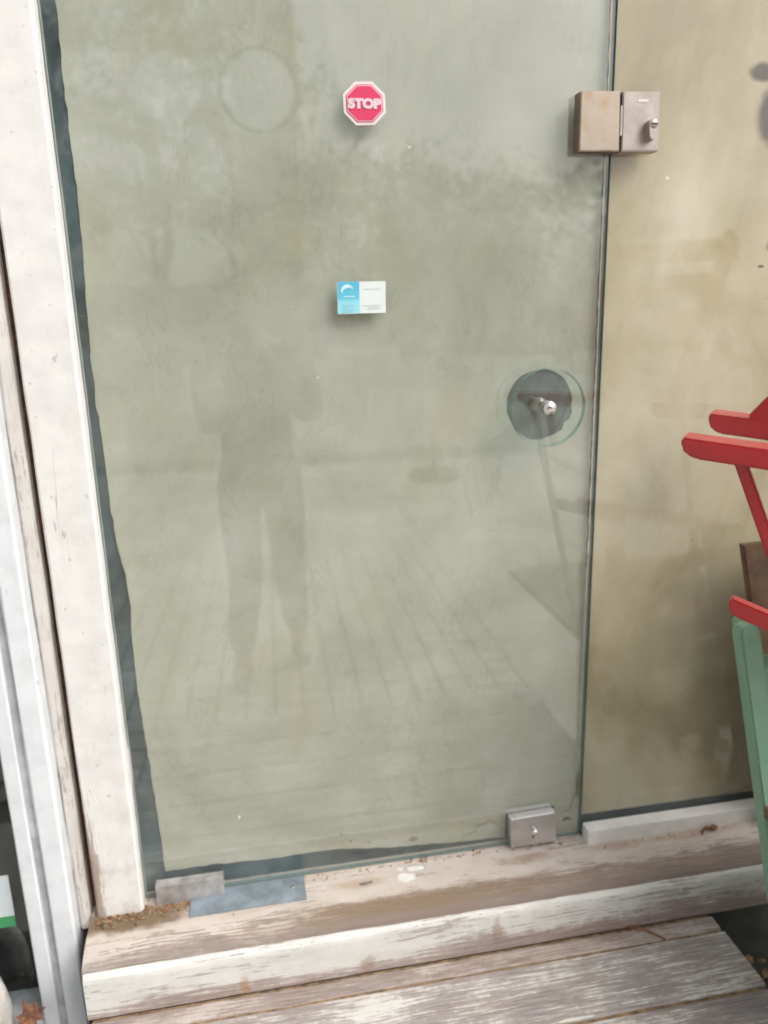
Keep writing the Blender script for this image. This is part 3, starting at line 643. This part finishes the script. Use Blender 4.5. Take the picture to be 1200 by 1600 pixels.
# ------------------------------------------------------------------ sticker, sign, card
sp = [(465, 320), (700, 318), (870, 490), (885, 735), (735, 905), (485, 910), (318, 740), (303, 490)]
SY = -0.0042
spw = [P(500 + a / 8.571, 90 + b / 8.571, SY) for a, b in sp]; sc_ = sum(spw, Vector()) / 8
sign = thing('stop_sign', 'small red octagonal STOP sign stuck on the glass door', 'sign', (sc_.x, 0, sc_.z))
bm = new(); add_poly(bm, spw, Vector((0, 0.0038, 0)), 0.0007); obj('back_plate', bm, mat_signwhite, sign)
def inset(k, y): return [Vector((sc_.x + (p.x - sc_.x) * k, y, sc_.z + (p.z - sc_.z) * k)) for p in spw]
bm = new(); add_poly(bm, inset(0.86, SY - .0006), Vector((0, 0.0008, 0))); obj('border_line', bm, mat_redpaint, sign)
bm = new(); add_poly(bm, inset(0.82, SY - .0011), Vector((0, 0.0006, 0))); obj('border_rim', bm, mat_pink, sign)
bm = new(); add_poly(bm, inset(0.78, SY - .0015), Vector((0, 0.0005, 0))); obj('red_face', bm, mat_redpaint, sign)
def text_mesh(body, size, offset, ext, sx=1.0):
    cu = bpy.data.curves.new('lettering', 'FONT'); cu.body = body; cu.size = size; cu.offset = offset; cu.extrude = ext
    cu.align_x = 'CENTER'; cu.align_y = 'CENTER'; cu.resolution_u = 4
    t = bpy.data.objects.new('lettering', cu); COL.objects.link(t)
    bpy.context.view_layer.update(); me2 = bpy.data.meshes.new_from_object(t.evaluated_get(bpy.context.evaluated_depsgraph_get()))
    bpy.data.objects.remove(t); bm = new(); bm.from_mesh(me2); bpy.data.meshes.remove(me2)
    xs = [v.co.x for v in bm.verts]; zs = [v.co.y for v in bm.verts]; return bm, (min(xs), max(xs), min(zs), max(zs))
bm, (a0, a1, b0, b1) = text_mesh('STOP', 0.03, 0.0021, 0.0004)
pl_, pr_ = P(500 + 372 / 8.571, 90 + 620 / 8.571, SY), P(500 + 818 / 8.571, 90 + 615 / 8.571, SY); pt, pb = P(568, 90 + 548 / 8.571, SY), P(568, 90 + 690 / 8.571, SY)
kx = (pr_.x - pl_.x) / (a1 - a0); kz_ = (pt.z - pb.z) / (b1 - b0); mx_, mz_ = (pl_.x + pr_.x) / 2, (pt.z + pb.z) / 2
for v in bm.verts: v.co = Vector((mx_ + (v.co.x - (a0 + a1) / 2) * kx, SY - .0022 - v.co.z, mz_ + (v.co.y - (b0 + b1) / 2) * kz_))
obj('lettering', bm, mat_pink, sign)

m = M('card_blue'); o = m.sep(); mat_cblue = m.fin(m.ramp(m.smooth(o[2], 0.055, 0.0), [(0.0, (0.10, 0.47, 0.66)), (0.55, (0.13, 0.53, 0.68)), (0.7, (0.28, 0.66, 0.78)), (1.0, (0.34, 0.70, 0.80))]), 0.4)
mat_cwhite = simple('card_white', (0.72, 0.78, 0.77), .45, 0, .03, 30, 0)
mat_cpale = simple('card_logo_pale', (0.62, 0.80, 0.90), .45, 0, .03, 30, 0)
mat_cink = simple('card_grey_ink', (0.48, 0.55, 0.57), .5, 0, .05, 40, 0); mat_cink2 = simple('card_blue_ink', (0.20, 0.50, 0.60), .5, 0, .05, 40, 0)
def K(u, v, y): return P(500 + u / 9.231, 420 + v / 9.231, y)
kb = K(250, 650, 0)
card = thing('business_card', 'blue and white business card stuck on the glass below the stop sign', 'card', (K(590, 420, 0).x, 0, kb.z))
bm = new(); N_ = 12
def kp(s, t, dy=0.0):
    a_ = K(242, 190, 0).lerp(K(942, 178, 0), s); b_ = K(252, 655, 0).lerp(K(945, 632, 0), s); p = a_.lerp(b_, t)
    p.y = -0.0022 - 0.0025 * t * (0.4 + 0.6 * math.sin(s * math.pi)) + dy; return p
def kquad(name, s0, s1, t0, t1, dy, mat, th=0.0004):
    bm = new(); g = [[None] * 5 for _ in range(9)]
    for i in range(9):
        for j in range(5): g[i][j] = bm.verts.new(kp(s0 + (s1 - s0) * i / 8, t0 + (t1 - t0) * j / 4, dy))
    for i in range(8):
        for j in range(4): bm.faces.new((g[i][j], g[i + 1][j], g[i + 1][j + 1], g[i][j + 1]))
    r_ = bmesh.ops.extrude_face_region(bm, geom=bm.faces[:]); bmesh.ops.translate(bm, verts=[e for e in r_['geom'] if isinstance(e, bmesh.types.BMVert)], vec=(0, th, 0))
    return obj(name, bm, mat, card)
kquad('card_sheet', 0, 1, 0, 1, 0, mat_cwhite); kquad('blue_panel', 0.006, 0.455, 0.004, 0.985, -0.0002, mat_cblue, .00015)
bm = new()
arc = []; arc_in = []
for i in range(17):
    t = R(200 - 190 * i / 16); arc.append(kp(0.205 + 0.125 * math.cos(t), 0.27 - 0.185 * math.sin(t), -.0005)); arc_in.append(kp(0.215 + (0.125 - 0.05 * math.sin(math.pi * i / 16) - .008) * math.cos(t), 0.285 - (0.185 - 0.085 * math.sin(math.pi * i / 16) - .008) * math.sin(t), -.0005))
vs1 = [bm.verts.new(p) for p in arc]; vs2 = [bm.verts.new(p) for p in arc_in]
for i in range(16): bm.faces.new((vs1[i], vs1[i + 1], vs2[i + 1], vs2[i]))
obj('emblem', bm, mat_cpale, card)
kquad('name_bar', 0.13, 0.36, 0.445, 0.475, -.0005, mat_cpale, .0001)
bm = new()
def marks(s0, s1, t, w, rng):
    s = s0
    while s < s1:
        l = rng.uniform(.012, .035); a_ = [kp(s, t, -.0005), kp(min(s + l, s1), t, -.0005), kp(min(s + l, s1), t + w, -.0005), kp(s, t + w, -.0005)]
        bm.faces.new([bm.verts.new(p) for p in a_]); s += l + .007
rg = random.Random(5)
for s0, s1, t in ((.54, .9, .235), (.52, .97, .745), (.64, .86, .80), (.6, .9, .86)): marks(s0, s1, t, .022, rg)
obj('print_marks', bm, mat_cink, card)['kind'] = 'stuff'
bm = new()
for s0, s1, t in ((.1, .36, .73), (.09, .22, .79), (.1, .34, .86), (.09, .32, .93)): marks(s0, s1, t, .022, rg)
obj('print_marks', bm, mat_cink2, card)['kind'] = 'stuff'

# sticker on the left window
a = P(0, 1365, -0.0075); b = P(12, 1368, -0.0075); c_ = P(13, 1432, -0.0075); d_ = P(12, 1449, -0.0075)
st = thing('window_sticker', 'white sticker with green lower edge on the dark left window', 'sticker', (b.x - .04, -0.006, d_.z))
obj('white_panel', box(b.x - .09, b.x, -0.0068, -0.0062, c_.z, b.z), simple('sticker_white', (.7, .76, .8), .5, 0, .04, 20, 0), st)
obj('green_band', box(b.x - .09, b.x - .0005, -0.0068, -0.0062, d_.z, c_.z - .0001), simple('sticker_green', (.07, .36, .14), .5, 0, .05, 20, 0), st)

# whitewashed stone and dry leaf at the foot of the left window
def stone(c_, r, sq, seed):
    bm = new(); bmesh.ops.create_icosphere(bm, subdivisions=4, radius=1)
    for v in bm.verts:
        k = 1 + .10 * noise.fractal(v.co * 1.5 + Vector((seed, 0, 0)), 1, 2, 4); v.co = Vector((v.co.x * r[0] * k, v.co.y * r[1] * k, v.co.z * r[2] * k)) + c_
    return bm
s0 = P(-20, 1596, -0.07)
obj('ledge', box(-1.45, wx[1] - .006, -0.30, -0.002, GZ, -0.275, bev=.006), mat_base, house)
rz0 = s0.z + 0.275
tag(obj('whitewashed_stone', stone(s0, (0.046, 0.046, rz0), 1, 3), mat_stone, base=(s0.x, s0.y, -.275), smooth=True), 'rounded whitewashed stone at the bottom left corner of the view', 'stone')
def dry_leaf(u, v, y, size, label, ang, tilt):
    bm = new(); c_ = P(u, v, y); ring = []
    lob = [(0, -.55), (.12, -.3), (.55, -.42), (.42, -.12), (.95, .02), (.5, .2), (.62, .55), (.25, .45), (0, 1.05), (-.25, .45), (-.62, .55), (-.5, .2), (-.95, .02), (-.42, -.12), (-.55, -.42), (-.12, -.3)]
    rm = Matrix.Rotation(tilt, 3, 'X') @ Matrix.Rotation(ang, 3, 'Z')
    def tp(x, y_): return c_ + rm @ (Vector((x, y_, 0.28 * (x * x) - .12 * y_ * y_ + .05 * math.sin(9 * x + 5 * y_))) * size)
    cv = bm.verts.new(tp(0, .1)); mid = [bm.verts.new(tp(x * .5, .05 + (y_ - .05) * .5)) for x, y_ in lob]; rim = [bm.verts.new(tp(x, y_)) for x, y_ in lob]
    n_ = len(lob)
    for i in range(n_):
        bm.faces.new((cv, mid[i], mid[(i + 1) % n_])); bm.faces.new((mid[i], rim[i], rim[(i + 1) % n_], mid[(i + 1) % n_]))
    r_ = bmesh.ops.extrude_face_region(bm, geom=bm.faces[:]); bmesh.ops.translate(bm, verts=[e for e in r_['geom'] if isinstance(e, bmesh.types.BMVert)], vec=(0, .0006, -.0006))
    add_cyl(bm, tp(0, -.5), tp(.1, -1.1), .0012, .0008, 6)
    return tag(obj('dry_leaf', bm, mat_leaf, base=c_), label, 'leaf')
dry_leaf(49, 1590, -0.085, 0.036, 'brown curled dry leaf beside the whitewashed stone', R(30), R(62))

# ------------------------------------------------------------------ chairs at the right
def red_chair():
    n0, f0 = P(1062, 694, -0.38), P(1105, 657, -0.10)
    lat = (f0 - n0); lat.z = 0; lat.normalize(); back = Vector((lat.y, -lat.x, 0)); bk = (back + Vector((0, 0, -0.10))).normalized()
    root = thing('red_chair', 'glossy red wooden folding armchair standing by the right side pane', 'chair', (n0.x + .3, n0.y, 0.30))
    up = Vector((0, 0, 1))
    def arm(p, hgt, w):
        bm = new(); c_ = p + lat * (w / 2 - .002) - up * 0; add_beam(bm, c_, c_ + bk * 0.46, w, hgt, lat, 0.0035, 2, round_end=0.028); return obj('armrest', bm, mat_red, root)
    arm(n0 - up * .004, 0.028, 0.06); arm(f0 - up * .004, 0.034, 0.075)
    W = (f0 - n0).length
    def pt(s, t, z): return n0 + lat * (s * W) + back * t + up * z
    for s, t0 in ((0.10, 0.075), (1.0, 0.17)):
        # front legs cross towards the back, back posts lean from the floor forward
        bm = new(); add_beam(bm, pt(s, t0, -.018), pt(s, t0 + .26, -.66), 0.014, 0.017, lat, .003); obj('leg', bm, mat_red, root)
        bm = new(); add_beam(bm, pt(s + .04, t0 + (.40 if s < .5 else -.085), -.02), pt(s + .04, t0 + (.62 if s < .5 else .20), .34), 0.022, 0.05, lat, .003); obj('back_post', bm, mat_red, root)
    r0 = P(1137, 942, -0.34); rr = r0 + (back * 1.0 + up * -.33).normalized() * .40
    for s in (0, 1):
        o_ = lat * (s * W * .86); bm = new(); add_beam(bm, r0 + o_ + (rr - r0) * (.35 * s), rr + o_, 0.024, 0.026, lat, .003, 2, round_end=.02); obj('seat_rail', bm, mat_red, root)
    for i in range(4):
        a_ = r0 + (rr - r0) * (.32 + .18 * i) + lat * .0 + up * .02; bm = new(); add_beam(bm, a_, a_ + lat * (W * .86), .05, .014, (rr - r0), .002); obj('seat_slat', bm, mat_red, root)
    for i in range(3):
        k = .5 + .22 * i; a_ = pt(.08, .12 + .34 * k, -.02 + .36 * k) ; b_ = pt(1.02, .12 + .34 * k, -.02 + .36 * k); bm = new(); add_beam(bm, a_, b_, .014, .05, back, .002); obj('back_slat', bm, mat_red, root)
    return n0, lat, back
n0, lat, back = red_chair()
def green_chair(off, label):
    tp, bt = P(1164, 976, -0.24), P(1222, 1420, -0.36); tp = tp + off; bt = bt + off
    bt = tp + (bt - tp) * ((tp.z - GZ) / (tp.z - bt.z)) if bt.z > GZ else bt
    root = thing('green_chair', label, 'chair', (bt.x, bt.y, GZ), 'green folding chairs leaning folded together')
    ax = (bt - tp).normalized(); s = Vector((0.985, -0.17, 0)); s = (s - ax * s.dot(ax)).normalized(); nrm = ax.cross(s)
    def post(o_, w=.030, d=.030):
        bm = new(); p0 = tp + o_; L = (bt - tp).length; prof = [(0.010, -w / 2), (0.0025, -w * .42), (-.003, -w * .12), (-.003, w * .15), (.0035, w * .42), (0.016, w / 2), (L, w / 2), (L, -w / 2)]
        # rounded top, thin board on edge
        A = [bm.verts.new(p0 + ax * t + s * k - nrm * d / 2) for t, k in prof]; B = [bm.verts.new(p0 + ax * t + s * k + nrm * d / 2) for t, k in prof]; n_ = len(prof)
        fs = [bm.faces.new(A), bm.faces.new(B[::-1])] + [bm.faces.new((A[i], B[i], B[(i + 1) % n_], A[(i + 1) % n_])) for i in range(n_)]
        bmesh.ops.bevel(bm, geom=list({e for f_ in fs for e in f_.edges}), offset=.003, segments=2, affect='EDGES', clamp_overlap=True)
        return obj('back_post', bm, mat_green, root)
    post(Vector((0, 0, 0)), .034, .038); post(s * .40, .034, .038)
    for k in (.10, .30): a_ = tp + ax * k; bm = new(); add_beam(bm, a_ + s * .012, a_ + s * .39, .016, .045, nrm, .002); obj('back_slat', bm, mat_green, root)
    for j in (.045, .355):
        a_ = tp + s * j + ax * .16 - nrm * .035; bm = new(); add_beam(bm, a_, a_ + ax * (0.80), .022, .034, s, .003); obj('leg', bm, mat_green, root)
    for i in range(5): a_ = tp + ax * (.36 + i * .062) + nrm * .02; bm = new(); add_beam(bm, a_ + s * .03, a_ + s * .37, .012, .052, nrm, .002); obj('seat_slat', bm, mat_green, root)
    a_ = tp + ax * .88 - nrm * .035; bm = new(); add_beam(bm, a_ + s * .05, a_ + s * .35, .02, .02, nrm, .002); obj('stretcher', bm, mat_green, root)
green_chair(Vector((0, 0, 0)), 'mint green folding chair leaning folded below the red chair, the one in front')
green_chair(Vector((0.052, 0.075, -0.02)), 'mint green folding chair, mostly hidden behind the front green one')
# small table under the red chair, and a loose board against the pane
tb = thing('cafe_table', 'small wooden table carrying the red armchair, right of the side pane', 'table', (1.12, -0.62, GZ))
obj('table_top', box(0.84, 1.42, -1.0, -0.33, 0.25, 0.272, bev=.004), mat_rawwood, tb)
for x in (1.08, 1.36):
    for y in (-0.93, -0.40): obj('leg', box(x, x + .04, y, y + .04, GZ, 0.25, bev=.003), mat_rawwood, tb)
a = P(1162, 852, -0.06)
bd = thing('wooden_board', 'plain brown wooden board leaning on the side pane behind the red chair', 'board', (a.x + .12, -.05, GZ))
bm = add_poly(new(), [P(1162, 852, -.075), P(1228, 1340, -.075), P(1420, 1330, -.075), P(1345, 835, -.075)], Vector((0, .015, 0)), .002); obj('board', bm, mat_rawwood, bd)

# ------------------------------------------------------------------ across the street: what the door mirrors
mat_bark = simple('tree_bark', (0.12, 0.095, 0.07), 0.95, 0, 0.3, 10, 0.6)
def leafmat(name, c):
    m = M(name); oi = m.noise(m.mp(), 0.9, 3); col = m.ramp(oi, [(0.3, tuple(k * .65 for k in c)), (0.7, tuple(k * 1.3 for k in c))]); return m.fin(col, 0.6, 0, 0.3)
LEAFS = [leafmat('foliage_dark', (0.045, 0.075, 0.028)), leafmat('foliage_mid', (0.07, 0.105, 0.035)), leafmat('foliage_olive', (0.085, 0.10, 0.05))]
def tree(x, y, h, cr, label, seed, lm, clumps=26, per=95):
    rg = random.Random(seed); t = thing('tree', label, 'tree', (x, y, GZ), 'street trees across the road')
    bm = new(); prev = Vector((x, y, GZ)); pts = [prev]
    for i in range(1, 6): pts.append(Vector((x + rg.uniform(-.12, .12) * i, y + rg.uniform(-.12, .12) * i, GZ + h * .55 * i / 5)))
    for i, (a_, b_) in enumerate(zip(pts, pts[1:])): add_cyl(bm, a_, b_, .24 - .032 * i, .24 - .032 * (i + 1), 10, True)
    cl = []
    for k in range(clumps):
        th_ = rg.uniform(0, 6.283); rr = cr * math.sqrt(rg.random()); zz = h * rg.uniform(.36, 1.0)
        lim = cr * (1 - ((zz / h - .62) / .48) ** 2) ; rr = min(rr, max(.3, lim)); cl.append((Vector((x + rr * math.cos(th_), y + rr * math.sin(th_), GZ + zz)), rg.uniform(.55, 1.0)))
    for c_, r_ in cl[:9]: add_cyl(bm, pts[rg.randint(2, 5)], c_, .055, .02, 6)
    obj('trunk', bm, mat_bark, t)
    vv, ff = [], []
    for c_, r_ in cl:
        for _ in range(per):
            d = Vector((rg.gauss(0, 1), rg.gauss(0, 1), rg.gauss(0, .75))) * r_ * .55; p = c_ + d
            a_ = Vector((rg.gauss(0, 1), rg.gauss(0, 1), rg.gauss(0, 1))).normalized(); b_ = a_.orthogonal().normalized(); l = rg.uniform(.07, .15); k = len(vv)
            vv += [p - a_ * l, p + b_ * l * .45, p + a_ * l, p - b_ * l * .45]; ff.append((k, k + 1, k + 2, k + 3))
    me2 = bpy.data.meshes.new('crown'); me2.from_pydata([tuple(v - Vector((x, y, GZ))) for v in vv], [], ff); me2.materials.append(lm)
    o = bpy.data.objects.new('crown', me2); COL.objects.link(o); o.parent = t
tree(-4.6, -19, 9.5, 3.2, 'tall dark leafy street tree, leftmost in the door reflection', 1, LEAFS[0], 34, 110)
tree(-1.9, -21, 10.5, 3.0, 'tallest leafy street tree left of the pale wall pier', 2, LEAFS[1], 34, 110)
tree(3.6, -20, 5.4, 2.6, 'low olive street tree right of the pale wall pier', 3, LEAFS[2])
tree(6.6, -23, 5.4, 2.4, 'rounded mid green street tree furthest right', 4, LEAFS[1])
tree(-8.6, -22, 9.0, 3.0, 'broad dark tree far left along the road', 5, LEAFS[0])
tree(0.2, -27.5, 11.5, 3.4, 'tall mid green tree standing behind the pale wall pier', 6, LEAFS[0], 40, 110)
tree(5.4, -19, 5.0, 2.4, 'low dark bushy tree between the olive tree and the rounded one', 7, LEAFS[0])
tree(9.6, -21, 5.2, 2.6, 'spreading olive tree at the far right end of the street', 8, LEAFS[2])
pier = thing('wall_pier', 'tall pale rendered wall pier standing across the street', 'wall', (1.0, -24.5, GZ))
mat_pier = simple('pier_render', (0.50, 0.43, 0.36), .9, 0, .1, 1.5, .2)
obj('shaft', box(0.3, 2.2, -25.2, -24.4, GZ, 13.5, bev=.04), mat_pier, pier); obj('plinth', box(0.2, 2.3, -25.3, -24.3, GZ, 0.3, bev=.03), mat_pier, pier)
for z in (2.2, 4.6, 7.0): obj('band', box(0.27, 2.23, -25.23, -24.37, z, z + .12, bev=.02), mat_render, pier)
lw = thing('low_wall', 'low white garden wall across the street', 'wall', (3.2, -18.5, GZ))
obj('wall_body', box(2.2, 4.0, -18.7, -18.3, GZ, 0.25, bev=.02), mat_flake, lw); obj('coping', box(2.15, 4.05, -18.76, -18.24, .251, .33, bev=.015), mat_flake, lw)
hd = thing('hedge', 'long clipped green hedge along the far side of the street', 'hedge', (0, -26.2, GZ))
rg = random.Random(77); vv, ff = [], []
for _ in range(15000):
    p = Vector((rg.uniform(-16, 16), rg.uniform(-26.6, -25.6), rg.uniform(0, 2.6))); a_ = Vector((rg.gauss(0, 1), rg.gauss(0, 1), rg.gauss(0, 1))).normalized(); b_ = a_.orthogonal().normalized(); l = rg.uniform(.10, .22); k = len(vv)
    q = p + Vector((0, 26.2, 0)); vv += [q - a_ * l, q + b_ * l * .5, q + a_ * l, q - b_ * l * .5]; ff.append((k, k + 1, k + 2, k + 3))
me2 = bpy.data.meshes.new('foliage'); me2.from_pydata([tuple(v) for v in vv], [], ff); me2.materials.append(LEAFS[1]); o = bpy.data.objects.new('foliage', me2); COL.objects.link(o); o.parent = hd
kb_ = box(-30, 30, -17.2, -16.95, GZ, GZ + .13, bev=.015); tag(obj('kerb', kb_, mat_render), kind='structure')
um = thing('parasol_base', 'round concrete parasol base with a short steel socket on the paving', 'parasol base', (1.72, -5.55, GZ))
bm = new(); add_lathe(bm, (1.72, -5.55, GZ), (0, 0, 1), [(.25, 0), (.25, .05), (.23, .075), (.06, .10), (.03, .105)], 40); obj('weight', bm, mat_base, um, True)
bm = new(); add_lathe(bm, (1.72, -5.55, GZ + .105), (0, 0, 1), [(.026, 0), (.026, .32), (.02, .325)], 16); obj('socket', bm, mat_steel, um, True)

# ------------------------------------------------------------------ the photographer, mirrored faintly in the door
mat_skin = simple('skin', (0.42, 0.26, 0.19), .55, 0, .06, 30, .05); mat_trou = simple('dark_trousers', (0.016, 0.018, 0.020), .9, 0, .15, 30, .3)
mat_jack = simple('olive_jacket', (0.05, 0.048, 0.028), .9, 0, .15, 30, .3); mat_hair = simple('dark_hair', (0.025, 0.018, 0.013), .6, 0, .2, 60, .4); mat_shoe = simple('black_shoe', (.02, .02, .02), .4, 0, .1, 30, .1)
person = thing('person', 'person in dark trousers and olive jacket holding up a phone, mirrored in the door', 'person', (0.04, -1.76, GZ))
def skin(name, verts, edges, mat, root=0, sub=2):
    me2 = bpy.data.meshes.new(name); b = wloc(person); me2.from_pydata([tuple(Vector(v[:3]) - b) for v in verts], edges, []); me2.materials.append(mat)
    o = bpy.data.objects.new(name, me2); COL.objects.link(o); o.parent = person
    sm = o.modifiers.new('skin', 'SKIN'); sm.use_smooth_shade = True
    for i, v in enumerate(verts):
        d = me2.skin_vertices[0].data[i]; d.radius = v[3] if isinstance(v[3], tuple) else (v[3], v[3]); d.use_root = (i == root)
    ss = o.modifiers.new('sub', 'SUBSURF'); ss.levels = sub; ss.render_levels = sub
    return o
hx, hyy = 0.04, -1.76
Lk, La, Lt = (-.045, -1.71, .06), (-.085, -1.735, -.31), (-.095, -1.60, -.365)
Rk, Ra, Rt = (.140, -1.80, .06), (.172, -1.93, -.30), (.19, -1.80, -.365)
body = [(hx, hyy, .52, (.13, .10)), (hx, hyy, .70, (.12, .09)), (hx, hyy, .88, (.135, .095)), (hx, hyy, .99, (.10, .07)), (hx, hyy + .01, 1.055, .052), (hx - .005, hyy + .03, 1.12, .062), (hx - .005, hyy + .035, 1.20, .088), (hx - .005, hyy + .03, 1.27, .070),
        (hx - .09, hyy, .45, .082), (*Lk, .056), (*La, .042), (*Lt, .030), (hx + .09, hyy, .45, .082), (*Rk, .056), (*Ra, .042), (*Rt, .030),
        (hx - .185, hyy, .965, .052), (hx - .165, hyy + .12, .70, .040), (-.085, -1.47, .985, .026), (hx + .185, hyy, .965, .052), (hx + .215, hyy + .08, .72, .040), (.085, -1.465, .99, .026), (-.062, -1.425, 1.03, .024), (.062, -1.425, 1.035, .024)]
be = [(0, 1), (1, 2), (2, 3), (3, 4), (4, 5), (5, 6), (6, 7), (0, 8), (8, 9), (9, 10), (10, 11), (0, 12), (12, 13), (13, 14), (14, 15), (3, 16), (16, 17), (17, 18), (18, 22), (3, 19), (19, 20), (20, 21), (21, 23)]
skin('body', body, be, mat_skin)
tv = [(hx, hyy, .53, (.150, .118)), (hx, hyy, .66, (.140, .108)), (hx - .092, hyy, .43, .100), (*Lk, .074), (La[0], La[1], La[2] + .03, .062), (hx + .092, hyy, .43, .100), (*Rk, .074), (Ra[0], Ra[1], Ra[2] + .03, .062)]
skin('trousers', tv, [(0, 1), (0, 2), (2, 3), (3, 4), (0, 5), (5, 6), (6, 7)], mat_trou)
jv = [(hx, hyy, .56, (.165, .128)), (hx, hyy, .70, (.155, .118)), (hx, hyy, .88, (.168, .122)), (hx, hyy, .985, (.13, .095)), (hx, hyy + .005, 1.035, .068), (hx - .19, hyy, .96, .070), (hx - .17, hyy + .12, .70, .058), (-.095, -1.50, .965, .040), (hx + .19, hyy, .96, .070), (hx + .22, hyy + .08, .72, .058), (.095, -1.495, .97, .040)]
skin('jacket', jv, [(0, 1), (1, 2), (2, 3), (3, 4), (3, 5), (5, 6), (6, 7), (3, 8), (8, 9), (9, 10)], mat_jack, 1)
for a_, t_ in ((La, Lt), (Ra, Rt)): skin('shoe', [(a_[0], a_[1] - .03, -.345, .048), (a_[0], a_[1] + .06, -.35, .046), (t_[0], t_[1] + .02, -.368, .030)], [(0, 1), (1, 2)], mat_shoe)
skin('hair', [(hx - .005, hyy + .0, 1.16, .078), (hx - .005, hyy - .005, 1.23, .094), (hx - .005, hyy + .018, 1.285, .078)], [(0, 1), (1, 2)], mat_hair)
hc = Vector((hx - .005, hyy + .118, 1.195))
for sx_ in (-1, 1):
    bm = new(); bmesh.ops.create_uvsphere(bm, u_segments=12, v_segments=8, radius=.011, matrix=Matrix.Translation(hc + Vector((sx_ * .031, -.004, .006)))); obj('eye', bm, mat_dark, person, True)
    skin('ear', [(hx - .005 + sx_ * .083, hyy + .03, 1.165, (.008, .014)), (hx - .005 + sx_ * .09, hyy + .022, 1.205, (.009, .018))], [(0, 1)], mat_skin, 0, 1)
skin('nose', [(hc.x, hc.y - .01, hc.z + .008, .009), (hc.x, hc.y + .016, hc.z - .032, .012)], [(0, 1)], mat_skin, 0, 1)
bm = new(); add_box(bm, hc.x - .024, hc.x + .024, hc.y - .022, hc.y - .004, hc.z - .068, hc.z - .060, bev=.003); obj('mouth', bm, simple('lips', (.33, .13, .11), .5), person)
for sx_ in (-1, 1):                                       # fingers close round the phone's edges from behind, thumbs on its back
    for k in range(4):
        z = 1.025 + .019 * k; skin('finger', [(sx_ * .060, -1.425, z, .0085), (sx_ * (.056 + .003 * (k % 2)), -1.402, z + .004, .008), (sx_ * .046, -1.385, z + .008, .0072), (sx_ * (.036 - .002 * k), -1.3775, z + .009, .006)], [(0, 1), (1, 2), (2, 3)], mat_skin, 0, 1)
    skin('thumb', [(sx_ * .055, -1.43, 1.02, .011), (sx_ * .038, -1.412, 1.045, .010), (sx_ * .022, -1.400, 1.065, .008)], [(0, 1), (1, 2)], mat_skin, 0, 1)
ph = thing('phone', 'black phone held upright in both hands, mirrored in the door', 'phone', (0, -1.39, 1.0))
obj('phone_body', box(-.037, .037, -1.3945, -1.3855, .985, 1.14, bev=.003), mat_shoe, ph); obj('screen', box(-.034, .034, -1.3952, -1.3946, .99, 1.135), simple('phone_screen', (.03, .03, .035), .08, 0, .02, 9, 0), ph)
